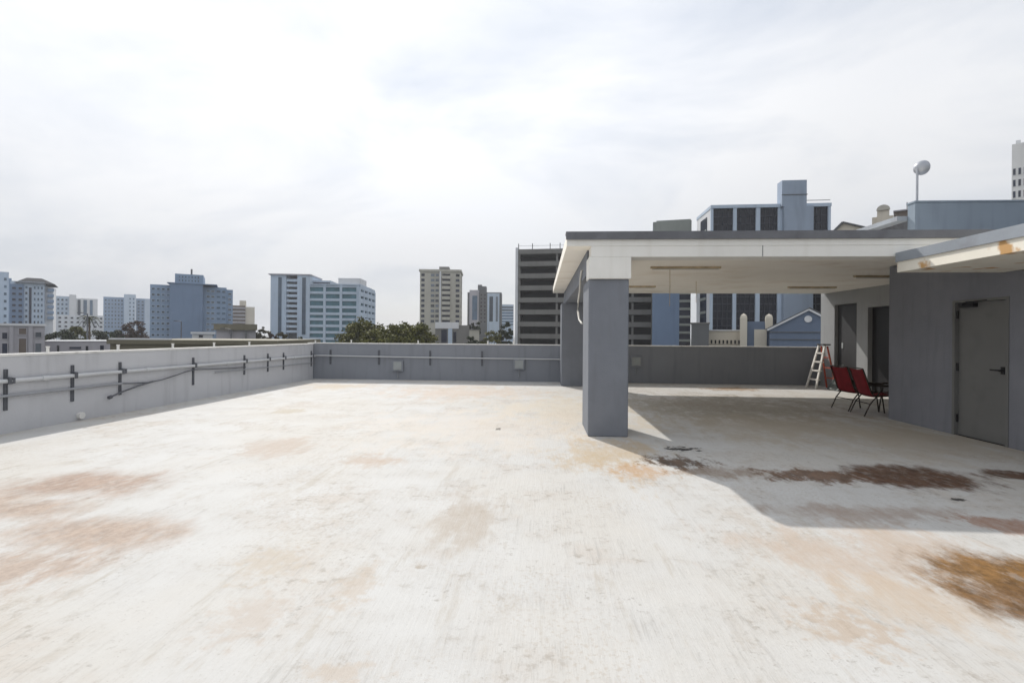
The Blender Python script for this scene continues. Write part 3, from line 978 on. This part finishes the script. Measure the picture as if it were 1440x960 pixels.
B.windows(grid(B.X(303), B.X(318), 2, B.Z(475), B.Z(404), 9, .75, .42), (G_blue, K_blue), y=1)
B.windows(grid(B.X(319), B.X(326.5), 1, B.Z(475), B.Z(407), 9, .7, .42), (G_mid, K_pale), y=1.8)
B.windows(grid(B.X(250), B.X(281), 7, B.Z(398), B.Z(388), 2, .4, .5), (G_mid, K_blue), y=-1.2)
# 6
B = Bld('apartment_block', 'small brown and cream block between the blue building and the white tower', 327, 345, 260)
B.box('wall', 0, B.W, 0, 12, 0, B.Z(429.5), K_brown)
B.box('cream_wing', B.W, B.X(358), .6, 12, 0, B.Z(431), K_cream)
B.box('penthouse', B.X(336.5), B.X(346), 3, 9, B.Z(429.5), B.Z(422), K_cream)
B.boxes('balcony', [(0, B.W, -.8, 0, B.Z(434 + 5 * k), B.Z(434 + 5 * k) + .7) for k in range(5)], K_lav)
# 7 white tower
B = Bld('apartment_tower', 'tall pale blue tower with a balcony recess behind the glass office', 380, 436, 200, 6)
zt = B.Z(387)
B.box('wall', 0, B.X(402), 0, 16, 0, zt, K_pale)
B.box('recess_wall', B.X(402), B.X(418), 3.5, 16, 0, B.Z(390), K_dgrey)
B.box('right_bay', B.X(418), B.W, -.4, 16, 0, zt + .4, K_pale)
B.box('roof_slab', -.6, B.W + .3, -.8, 16.5, zt, zt + .5, K_lav)
for k in range(11):
    z = B.Z(394 + 7.2 * k)
    B.box('balcony', B.X(402) + .05, B.X(418) - .05, .2, 3.5, z - .5, z + .55, K_pale)
B.box('window_strip', B.X(391), B.X(395.5), -.15, 0, B.Z(470), B.Z(390), G_blue)
B.box('window_strip', B.X(425), B.X(430), -.55, -.4, B.Z(470), B.Z(390), G_blue)
B.box('rear_wing', B.W, B.X(462), 3, 16, 0, B.Z(392.5), K_pale)
for k in range(6):
    z = B.Z(400 + 8 * k)
    B.box('loggia', B.W + .3, B.X(461), 2.85, 3, z, z + 1.4, G_dark)
# 8 glass office
B = Bld('office_building', 'teal glass office block with white floor bands', 433, 504, 140, 3)
zt = B.Z(400.5); W_ = B.W; dep = 15
B.box('glass_core', .3, W_ - .3, .3, dep, 0, zt - .5, G_teal)
zb = [B.Z(y) for y in (402, 411.5, 421.3, 431.5, 441, 448.8, 458, 467, 476)]
for z in zb:
    B.box('floor_band', 0, W_, 0, .3, z - .38, z + .34, K_pale)
for px in (433.6, 456, 479, 502.6):
    x = B.X(px)
    B.box('pier', x - .35, x + .35, -.08, .3, 0, zt, K_pale)
B.box('roof', 0, W_ + .4, 0, dep, zt - .4, zt + .3, K_pale)
B.box('penthouse', B.X(473), B.X(504), 1.5, 9, zt + .3, B.Z(390), K_white)
# its right end: a grid of square openings
px0 = W_ + .4
B.box('end_wall', W_ - .3, W_ + .05, .3, dep * 1.25, 0, zt - .6, G_teal)
for k, z in enumerate(zb[:8]):
    B.box('end_band', W_ + .05, W_ + .45, 0, dep * 1.25, z - .8, z + .5, K_pale)
for k in range(5):
    y = k * dep * 1.25 / 4
    B.box('end_pier', W_ + .05, W_ + .5, y - .5, y + .5, 0, zt - .5, K_pale)
# 9 beige tower
B = Bld('apartment_tower', 'beige tower with dark balconies and a small rooftop box', 590, 647, 200, 3)
zt = B.Z(382)
B.box('wall', 0, B.W, 0, 14, 0, zt, K_beige)
B.box('roof_slab', -.4, B.W + .4, -.5, 14.4, zt, zt + .9, K_beige)
B.box('penthouse', B.X(616), B.X(630), 3, 9, zt + .9, B.Z(373.5), K_grey)
rows = [384.5 + 7.2 * k for k in range(10)]
for y in rows:
    z0, z1 = B.Z(y + 4.6), B.Z(y)
    B.windows([(B.X(591.5), B.X(597), z0, z1), (B.X(640), B.X(646), z0, z1)], (G_dark, K_beige))
    B.windows([(B.X(605), B.X(611), z0, z1), (B.X(611.5), B.X(617), z0, z1)], (G_mid, K_beige))
    bal = B.box('balcony', B.X(620.5), B.X(633), -1.2, .0, z0 - .9, z0 + .3, K_beige)
    B.windows([(B.X(621), B.X(633), z0 + .2, z1)], (G_dark, K_beige))
B.box('pier', B.X(618), B.X(620), -1.3, 0, 0, zt, K_white)
B.windows(grid(1, 13, 2, B.Z(455), B.Z(384), 10, .45, .5), (G_dark, K_beige), y=B.W, side='r')
# 10
B = Bld('apartment_tower', 'dark grey tower with blue glass strips and stepped roof boxes', 657, 705, 250, 0)
B.box('wall', 0, B.W, 0, 14, 0, B.Z(411), K_dgrey)
B.box('left_block', B.X(660), B.X(673), -.8, 10, 0, B.Z(408), K_lav)
B.box('right_block', B.X(685), B.X(702), -.8, 10, 0, B.Z(412.5), K_pale)
B.box('penthouse', B.X(671), B.X(683), 2, 9, B.Z(411), B.Z(402), K_dgrey)
B.box('penthouse', B.X(671), B.X(676.5), 3, 8, B.Z(402), B.Z(399.5), K_dgrey)
B.box('window_strip', B.X(664), B.X(671), -.95, -.8, B.Z(450), B.Z(416), G_blue)
B.box('window_strip', B.X(688), B.X(693), -.95, -.8, B.Z(452), B.Z(417), G_blue)
B.box('window_strip', B.X(697), B.X(700), -.95, -.8, B.Z(452), B.Z(417), G_mid)
B.windows(grid(B.X(674), B.X(684), 2, B.Z(455), B.Z(412), 8, .5, .5), (G_dark, K_brown))
# 11
B = Bld('office_building', 'small pale blue slab beside the parking garage', 702, 722, 300)
B.box('wall', 0, B.W, 0, 12, 0, B.Z(428), K_pale)
for k in range(7):
    z = B.Z(433 + 4 * k)
    B.box('window_band', .2, B.W - .2, -.12, 0, z, z + .8, G_blue)
# 12 parking garage
B = Bld('parking_garage', 'tall grey concrete parking garage with open dark decks', 727, 940, 122, -9)
ztop = B.Z(350, 757)
Wg = B.W
pitch = (B.Z(365, 757) - B.Z(450, 757)) / 5
B.box('core', .4, Wg - .4, 5, 25.5, 0, ztop - 1.5, K_dark)  # dark fill painted as the shade deep inside the decks
n = int(ztop / pitch)
for k in range(n + 1):
    z = ztop - .9 - pitch * k
    if z < 0.5:
        break
    B.box('deck', 0, Wg, .25, 26, z - .35, z, K_grey)
    if k > 0:
        B.box('deck_parapet', 0, Wg, 0, .25, z - .35, z + .85, K_grey)
B.box('roof_parapet', 0, Wg, 0, .25, ztop - 1.2, ztop, K_grey)
for px in (728, 781, 834, 888, 916):
    x = B.X(px)
    B.box('pillar', x, x + .5, .3, 1.0, 0, ztop - 1, K_grey)
B.box('end_pier', -.5, .15, -.15, 26, 0, ztop + .4, K_white)
for px in (727.5, 747, 772, 786):
    x = B.X(px)
    B.box('roof_post', x, x + .18, .5, .7, ztop, ztop + 1.5, K_dgrey)
B.box('roof_rail', 0, Wg, .55, .62, ztop + .9, ztop + .98, K_white)
# 13
B = Bld('office_building', 'blue walled building with one dark window strip seen through the canopy opening', 917, 971, 104, -16)
B.box('wall', 0, B.X(955), 0, 12, 0, B.Z(312), K_blue2)
B.box('window_bay', B.X(955), B.W, .3, 12, 0, B.Z(312), G_dark)
B.box('penthouse', B.X(922), B.X(970.5), .6, 9, B.Z(312), B.Z(308.5), K_gold)
for k in range(16):
    z = B.Z(480 - 11 * k)
    B.box('floor_band', B.X(955), B.W, .0, .3, z, z + .5, K_gold)
B.box('top_wall', 0.05, B.W + .05, -.06, 0, B.Z(340), B.Z(311), K_gold)
# 14 big office
B = Bld('office_building', 'large office block with dark window bays, pale blue piers and a stair tower', 999, 1167, 90, -6)
zt = B.Z(287)
W_ = B.W
B.box('glass_core', .4, W_ - .4, .4, 9.5, 0, zt - .6, G_dark)
B.box('roof', -.1, W_ + .1, -.1, 9.7, zt - .6, zt, K_pale)
for (a_, b2) in ((998.5, 1002), (1030, 1035), (1062, 1068), (1093, 1099), (1138, 1142), (1163.5, 1167.2)):
    B.box('pier', B.X(a_), B.X(b2), 0, .45, 0, zt - .6, K_pale)
for k in range(18):
    z = zt - 2.2 - 1.35 * k * 1.0
    if z < 1:
        break
    B.box('mullion_band', .4, W_ - .4, .3, .4, z, z + .14, K_mull)
xs = [1009, 1016, 1023, 1041, 1048, 1055, 1075, 1082, 1089, 1148, 1155]
B.boxes('mullion', [(B.X(p) - .06, B.X(p) + .06, .3, .4, 0, zt - .6) for p in xs], K_mull)
B.box('stair_tower', B.X(1098.5), B.X(1139.5), -.9, .4, 0, B.Z(292), K_slate)
B.box('upper_tower', B.X(1095.5), B.X(1130), -.8, 1.2, B.Z(292), B.Z(256), K_slate)
B.box('tower_ledge', B.X(1095), B.X(1131), -.9, -.8, B.Z(276.6), B.Z(275.6), K_dgrey)
B.box('roof_unit', B.X(1016), B.X(1024), 4, 6, zt, zt + .9, K_dgrey)
B.box('roof_rail', B.X(1132), B.W, .2, .3, zt + .55, zt + .65, K_dgrey)
B.box('end_wall', -.02, .4, .4, 9.5, 0, zt - .6, K_white)
for (y0, y1) in ((2.6, 6.6),):
    B.box('end_window_strip', -.14, -.02, y0, y1, 0, zt - 1.6, G_dark)
for k in range(12):
    B.box('end_band', -.2, -.141, 2.6, 6.6, zt - 4.4 - 2.6 * k, zt - 3.9 - 2.6 * k, K_gold)
# 15 church hall group
B = Bld('gable_hall', 'blue gabled hall with a white raking cornice and round window', 1082, 1200, 60, -29)
xr = B.X(1137); hr = B.Z(436.5); he = B.Z(463)
xe = B.X(1192)
MB().prism([(0, 0), (xe, 0), (xe, he), (xr, hr), (0, he)], 'y', 0, 14).build('wall', K_gable, B.root)
mb = MB()
for (p, q) in (((-.25, he - .1), (xr, hr + .12)), ((xe + .25, he - .1), (xr, hr + .12))):
    mb.bar((p[0], -.1, p[1]), (q[0], -.1, q[1]), .35, .22)
mb.build('cornice', K_white, B.root)
mb = MB()
for (p, q) in (((-.3, he - .02), (xr, hr + .22)), ((xe + .3, he - .02), (xr, hr + .22))):
    mb.add([(p[0], -.3, p[1] + .13), (p[0], 14.2, p[1] + .13), (q[0], 14.2, q[1] + .1), (q[0], -.3, q[1] + .1)], [(0, 1, 2, 3)])
o = mb.build('roof', K_dgrey, B.root)
md = o.modifiers.new('Solidify', 'SOLIDIFY'); md.thickness = .1; md.offset = 1
MB().tube([(xr - .05, -.12, B.Z(448.5)), (xr - .05, 0, B.Z(448.5))], .40, 20).build('round_window', K_white, B.root)
B.box('ledge', 0, xe, -.12, 0, B.Z(467.5), B.Z(466.5), K_dgrey)
B.box('ledge', 0, xe, -.12, 0, B.Z(478), B.Z(477), K_dgrey)
B = Bld('church_front', 'cream and blue church front with two pointed pinnacles', 986, 1084, 66)
B.box('wall', B.X(1050), B.W, 0, 10, 0, B.Z(452), K_gable)
B.box('wall', 0, B.X(1050), 1.2, 10, 0, B.Z(464), K_cream)
for px, ytop in ((1045.5, 440.5), (1081, 441.5)):
    x = B.X(px); r = .42
    z1 = B.Z(447); z0 = 0 if px < 1060 else B.Z(462)
    mb = MB().box(x - r, x + r, -.55, .3, z0, z1)
    zt = B.Z(ytop)
    mb.add([(x - r, -.55, z1), (x + r, -.55, z1), (x + r, .3, z1), (x - r, .3, z1),
            (x - r * .8, -.45, z1 + (zt - z1) * .55), (x + r * .8, -.45, z1 + (zt - z1) * .55), (x + r * .8, .2, z1 + (zt - z1) * .55), (x - r * .8, .2, z1 + (zt - z1) * .55), (x, -.12, zt)],
           [(0, 1, 5, 4), (1, 2, 6, 5), (2, 3, 7, 6), (3, 0, 4, 7), (4, 5, 8), (5, 6, 8), (6, 7, 8), (7, 4, 8)])
    mb.build('pinnacle', K_cream, B.root)
B.box('doorway', B.X(1060.5), B.X(1078), -.35, 0, 0, B.Z(463), K_cream)
cells = []
for k in range(9):
    px = 993 + 5.6 * k
    B.windows([(B.X(px), B.X(px + 3.2), B.Z(484), B.Z(478))], (K_dark, K_cream), y=1.2, name='arch_opening')
B.box('coping', 0, B.X(1042), 1.0, 1.2, B.Z(465), B.Z(463.4), K_white)
B = Bld('low_building', 'dark grey low block in front of the office beside the cream wall', 972, 997, 62)
B.box('wall', 0, B.W, 0, 8, 0, B.Z(455), K_dgrey)
B.box('roof_rim', -.1, B.W + .1, -.1, 8.1, B.Z(455), B.Z(453.4), K_grey)
B = Bld('low_building', 'white building with small square windows behind the gabled hall', 1122, 1200, 92)
B.box('wall', 0, B.W, 0, 10, 0, B.Z(400), K_white)
B.windows([(B.X(p), B.X(p + 6.5), B.Z(434), B.Z(424)) for p in (1126.5, 1137, 1147.5, 1158, 1168.5)], (G_dark, K_cream))
# 16 white tower on the right
B = Bld('apartment_tower', 'white tower with rows of dark windows at the right edge', 1421, 1500, 120)
zt = B.Z(196)
B.box('wall', 0, B.W, 0, 14, 0, zt, M_cap2)
B.windows(grid(B.X(1421), B.X(1500), 10, B.Z(342), B.Z(228), 7, .62, .62), (G_dark, K_white))
B.box('roof_box', B.X(1426), B.X(1433), 2, 4, zt, B.Z(188), K_white)
# 17 things beyond the canopy roof
B = Bld('domed_tower', 'cream church tower with a rounded gable above the canopy roof', 1225, 1252, 100)
x0, x1 = B.X(1232), B.X(1249.5)
xc = (x0 + x1) / 2; r = (x1 - x0) / 2
zs = B.Z(296)
MB().prism([(x0, 0), (x1, 0)] + [(xc + r * math.cos(a_ * math.pi / 14), zs + r * .95 * math.sin(a_ * math.pi / 14)) for a_ in range(15)], 'y', 0, 4).build('wall', K_cream, B.root)
B.box('shoulder', 0, B.W + .4, .4, 4, 0, B.Z(304), K_cream)
MB().prism([(xc + r * 1.12 * math.cos(a_ * math.pi / 14), zs + r * 1.07 * math.sin(a_ * math.pi / 14)) for a_ in range(15)], 'y', -.3, .0).build('arch_trim', K_beige, B.root)
B = Bld('office_building', 'flat dark roofed block left of the floodlight pole', 1257, 1300, 85)
B.box('wall', 0, B.W, 0, 9, 0, B.Z(295.5), K_brown)
B.box('roof', -.2, B.W, -.3, 9, B.Z(295.5), B.Z(293.8), K_lav)
B.boxes('mast', [(B.X(1273.5), B.X(1274.8), 1, 1.2, B.Z(294), B.Z(282))], K_dgrey)
B = Bld('gabled_house', 'cream gable with a dark roof edge just above the canopy roof', 1172, 1232, 80)
xa, xb_, zr, ze = B.X(1184), B.W, B.Z(312), B.Z(323)
MB().prism([(0, 0), (B.W, 0), (B.W, ze - .6), (xa, zr), (0, ze)], 'y', 0, 8).build('wall', K_cream, B.root)
mb = MB().bar((-.2, -.05, ze - .1), (xa, -.05, zr + .12), .7, .3).bar((xa, -.05, zr + .12), (B.W + .2, -.05, ze - .5), .7, .22)
mb.build('roof_edge', K_dgrey, B.root)

# low roofs close by on the left
B = Bld('low_building', 'lavender grey building with tall window bays beyond the left parapet', -20, 63, 60)
zt = B.Z(458)
B.box('wall', 0, B.W, 0, 9, 0, zt, K_lav)
B.box('cornice', -.1, B.W + .15, -.25, 9, zt, zt + .3, K_white)
B.boxes('pilaster', [(B.X(p), B.X(p + 6), -.18, 0, 0, zt - .05) for p in (13, 40)], K_lav)
B.windows([(B.X(2), B.X(11.5), B.Z(477), B.Z(467)), (B.X(2), B.X(11.5), B.Z(498), B.Z(482))], (G_dark, K_lav))
B.windows([(B.X(25), B.X(38.5), B.Z(471), B.Z(460.5)), (B.X(25), B.X(38.5), B.Z(500), B.Z(475))], (K_brown, K_lav))
B.windows([(B.X(48.5), B.X(59.5), B.Z(475), B.Z(466)), (B.X(48.5), B.X(59.5), B.Z(498), B.Z(482))], (G_mid, K_lav))
B = Bld('low_building', 'long pale wall with dark slots beside the lavender building', 63, 156, 66)
B.box('wall', 0, B.W, 0, 8, 0, B.Z(480), K_lav)
B.box('coping', 0, B.W, -.12, 8, B.Z(480), B.Z(479), K_white)
B.windows([(B.X(97), B.X(115), B.Z(491), B.Z(487)), (B.X(80), B.X(84), B.Z(495), B.Z(485)), (B.X(120), B.X(125), B.Z(495), B.Z(486)), (B.X(140), B.X(147), B.Z(495), B.Z(485))], (G_dark, K_lav))
B = Bld('low_building', 'long low roof with an olive brown edge beyond the left parapet', 155, 392, 44, 4)
B.box('wall', 0, B.W, 0, 12, 0, B.Z(484), K_olive)
B.box('roof_edge', -.1, B.W, -.3, 12, B.Z(484), B.Z(478), K_olive)
B.box('coping', 0, B.X(240), -.2, .2, B.Z(478), B.Z(476), K_white)
B = Bld('low_building', 'low grey pavilion with an olive roof band in front of the cream block', 304, 360, 88)
B.box('wall', 0, B.W, .8, 9, 0, B.Z(464), K_lav)
B.box('roof_band', -.4, B.W + .2, 0, 9.5, B.Z(464), B.Z(455.5), K_olive)
B.boxes('pillar', [(B.X(p), B.X(p + 2), .1, .5, 0, B.Z(464)) for p in (324, 345)], K_dgrey)
B = Bld('low_building', 'tiny white rooftop shed in front of the big blue building', 268, 303, 80)
B.box('wall', B.X(270), B.X(299), .4, 5, 0, B.Z(470), K_white)
B.box('roof', 0, B.W, 0, 5.4, B.Z(469.5), B.Z(466.5), K_white)
B.windows([(B.X(279), B.X(286), B.Z(475), B.Z(470.5))], (G_dark, K_white), y=.4)
B = Bld('low_building', 'low grey and white building with dark doorways below the beige tower', 612, 660, 130)
B.box('wall', 0, B.W, 0, 10, 0, B.Z(457), K_grey)
B.box('white_bay', B.X(612), B.X(645), -.4, 0, B.Z(462), B.Z(453), K_white)
B.windows([(B.X(620), B.X(629), B.Z(482), B.Z(463)), (B.X(637), B.X(642), B.Z(482), B.Z(466))], (G_dark, K_dgrey))
B.box('blue_bay', B.X(630), B.X(636), -.3, 0, 0, B.Z(460), K_pale)
B = Bld('low_building', 'small buff shed among the trees right of the beige tower', 660, 674, 110)
B.box('wall', 0, B.W, 0, 6, 0, B.Z(464), K_beige)
B.box('roof', -.2, B.W + .2, -.2, 6, B.Z(464), B.Z(463), K_grey)

# street lamps and poles seen over the parapet
for px, ya, d, lab in ((123, 441, 75, 'dark street lamp post standing by the palm beyond the left parapet'), (325, 463, 70, 'short dark lamp post in front of the olive roofed pavilion'), (255, 452, 100, 'thin dark pole in front of the big blue building')):
    p = at(px, ya, d)
    t = thing('lamp_post', lab, 'lamp post', (p.x, p.y, GZ), YAW)
    h = p.z - GZ
    MB().tube([(0, 0, 0), (0, 0, h)], .14, 8, r2=.09).build('pole', M_strut, t)
    MB().tube([(0, 0, h - .1), (-.5, 0, h + .1), (-1.1, 0, h + .12)], .05, 8).box(-1.5, -.9, -.14, .14, h + .05, h + .2).build('lamp_arm', M_strut, t)

# ================================================================== trees
RND = random.Random(11)
def leaf_cloud(mb, c, rad, n, size, rnd):
    for _ in range(n):
        while True:
            q = Vector((rnd.uniform(-1, 1), rnd.uniform(-1, 1), rnd.uniform(-1, 1)))
            if q.length <= 1:
                break
        q = q * (0.55 + 0.45 * rnd.random())
        p = c + Vector((q.x * rad[0], q.y * rad[1], q.z * rad[2]))
        a = Vector((rnd.gauss(0, 1), rnd.gauss(0, 1), rnd.gauss(0, .6))).normalized()
        b = a.cross(Vector((rnd.gauss(0, 1), rnd.gauss(0, 1), rnd.gauss(0, 1)))).normalized()
        s = size * rnd.uniform(.6, 1.35)
        mb.add([p - a * s * .5, p + b * s * .32, p + a * s * .5, p - b * s * .32], [(0, 1, 2, 3)])
def tree(label, px, py, wpx, d, mat, clumps=46, leaf=.42, per=110, low=.45, name='tree', squash=.62, seed=0, group=None):
    """crown centre column px, top row py, crown width in photo pixels"""
    rnd = random.Random(seed * 31 + int(px))
    top = at(px, py, d)
    h = top.z - GZ
    R = wpx / F * d / 2
    t = thing(name, label, 'tree', (top.x, top.y, GZ), 0, group)
    ch = max(2.5, min(h * (1 - low), R * 2 * squash * 1.3))
    cz = h - ch / 2
    tr = MB()
    tr.tube([(0, 0, 0), (rnd.uniform(-.2, .2), 0, h * .3), (rnd.uniform(-.4, .4), rnd.uniform(-.3, .3), cz - ch * .15)], .1 + R * .045, 10, r2=.06 + R * .02)
    mb = MB()
    for k in range(clumps):
        while True:
            q = Vector((rnd.uniform(-1, 1), rnd.uniform(-1, 1), rnd.uniform(-1, 1)))
            if .25 < q.length <= 1:
                break
        f = 1 - .18 * rnd.random()
        c = Vector((q.x * R * .86 * f, q.y * R * .86 * f, cz + q.z * ch * .47 - R * .1))
        rr = R * rnd.uniform(.18, .34)
        leaf_cloud(mb, c, (rr, rr, rr * .7), per, leaf, rnd)
        if k % 4 == 0:
            a0 = Vector((0, 0, cz - ch * .45))
            tr.tube([a0, (a0 + c) / 2 + Vector((0, 0, -.3)), c], .05 + R * .012, 6, r2=.02)
    tr.build('trunk', M_bark, t)
    mb.build('crown', mat, t, normals=False)
    return t
M_bark = paint('bark', (0.10, 0.075, 0.055), var=.3, scale=3, rough=.9)
T_green = leaves('olive green leaves', (0.035, 0.046, 0.010), (0.20, 0.19, 0.040))
T_dark = leaves('dark green leaves', (0.015, 0.024, 0.012), (0.06, 0.075, 0.03))
T_brown = leaves('brownish leaves', (0.035, 0.022, 0.016), (0.10, 0.055, 0.04))
T_dry = leaves('dry grey green leaves', (0.06, 0.055, 0.035), (0.17, 0.15, 0.09))
TG = 'trees beyond the parapets'
tree('broad olive green tree in front of the teal glass office', 514, 446, 92, 84, T_green, 130, .44, 170, squash=.75, seed=1, group=TG)
tree('broad olive green tree left of the beige tower', 572, 445, 96, 80, T_green, 130, .44, 170, squash=.75, seed=2, group=TG)
tree('low bushy tree between the two broad olive trees and the beige tower', 542, 450, 86, 76, T_green, 90, .40, 150, squash=.8, seed=7, group=TG)
tree('dark reddish brown tree left of the big blue building', 186, 447, 46, 125, T_brown, 46, .45, 110, squash=.8, seed=3, group=TG)
tree('dark green tree beside the lavender building', 84, 459, 42, 105, T_dark, 40, .45, 110, squash=.8, seed=4, group=TG)
tree('yellow green tree at the foot of the palm', 112, 455, 32, 110, T_green, 34, .42, 110, squash=.9, seed=5, group=TG)
tree('dark spreading tree right of the palm', 146, 460, 44, 112, T_dark, 40, .45, 110, squash=.8, seed=6, group=TG)
tree('low dark tree between the spreading tree and the reddish brown tree', 166, 462, 26, 120, T_dark, 24, .45, 90, squash=.9, seed=9, group=TG)
tree('bare looking grey brown bush right of the olive roofed pavilion', 369, 457, 22, 95, T_dry, 26, .3, 60, squash=1.0, seed=8, group=TG)
tree('brown bush at the foot of the pale blue tower', 384, 464, 24, 92, T_brown, 24, .3, 70, squash=1.0, seed=8, group=TG)
tree('pale dry bush in front of the pale blue tower', 396, 466, 24, 85, T_dry, 26, .3, 80, squash=.9, seed=12, group=TG)
tree('dark low bush in front of the glass office', 424, 472, 40, 85, T_dark, 26, .32, 80, squash=.6, seed=13, group=TG)
tree('dark tree just right of the beige tower', 667, 447, 24, 140, T_dark, 28, .45, 90, squash=1.1, seed=14, group=TG)
tree('round olive tree in front of the dark grey tower', 690, 461, 42, 115, T_green, 34, .4, 100, squash=.8, seed=15, group=TG)
tree('dark tree against the edge of the parking garage', 712, 449, 28, 118, T_dark, 34, .42, 100, squash=1.3, seed=16, group=TG)
tree('dark small bush below the buff shed', 664, 472, 30, 100, T_dark, 20, .36, 80, squash=.6, seed=17, group=TG)

# palm
p = at(125, 446, 108)
t = thing('palm_tree', 'palm with dark drooping fronds among the trees on the left', 'palm', (p.x, p.y, GZ))
h = p.z - GZ
MB().tube([(0, 0, 0), (.3, 0, h * .5), (.1, 0, h)], .24, 8, r2=.15).build('trunk', M_bark, t)
mb = MB()
rnd = random.Random(5)
for k in range(17):
    a_ = 2 * math.pi * k / 17 + rnd.uniform(-.2, .2)
    el = rnd.uniform(-.2, .9)
    dr_ = Vector((math.cos(a_), math.sin(a_), 0))
    L_ = rnd.uniform(1.7, 2.5)
    prev = None
    for i in range(9):
        f = i / 8
        q = Vector((.1, 0, h)) + dr_ * (L_ * f) + UP * (L_ * f * el - 1.4 * f * f * L_ * .7)
        if prev is not None:
            sd = dr_.cross(UP).normalized()
            for s in (-1, 1):
                wv = sd * s * .5 * (1 - .6 * f) - UP * .25 + dr_ * .15
                mb.add([prev, q, q + wv], [(0, 1, 2)])
        prev = q
mb.build('frond_crown', T_dark, t, normals=False)

# ================================================================== the air: a little haze over the city
hm = bpy.data.materials.new('haze')
hm.use_nodes = True
hn = hm.node_tree
hn.nodes.clear()
ho = hn.nodes.new('ShaderNodeOutputMaterial')
hv = hn.nodes.new('ShaderNodeVolumePrincipled')
hv.inputs['Color'].default_value = (0.93, 0.95, 1.0, 1)
hv.inputs['Density'].default_value = 0.0004
hv.inputs['Anisotropy'].default_value = 0.2
hn.links.new(hv.outputs[0], ho.inputs['Volume'])
hz = MB().box(-2600, 2600, -900, 3100, GZ - 1, 48).build('haze', hm)
hz['kind'] = 'stuff'
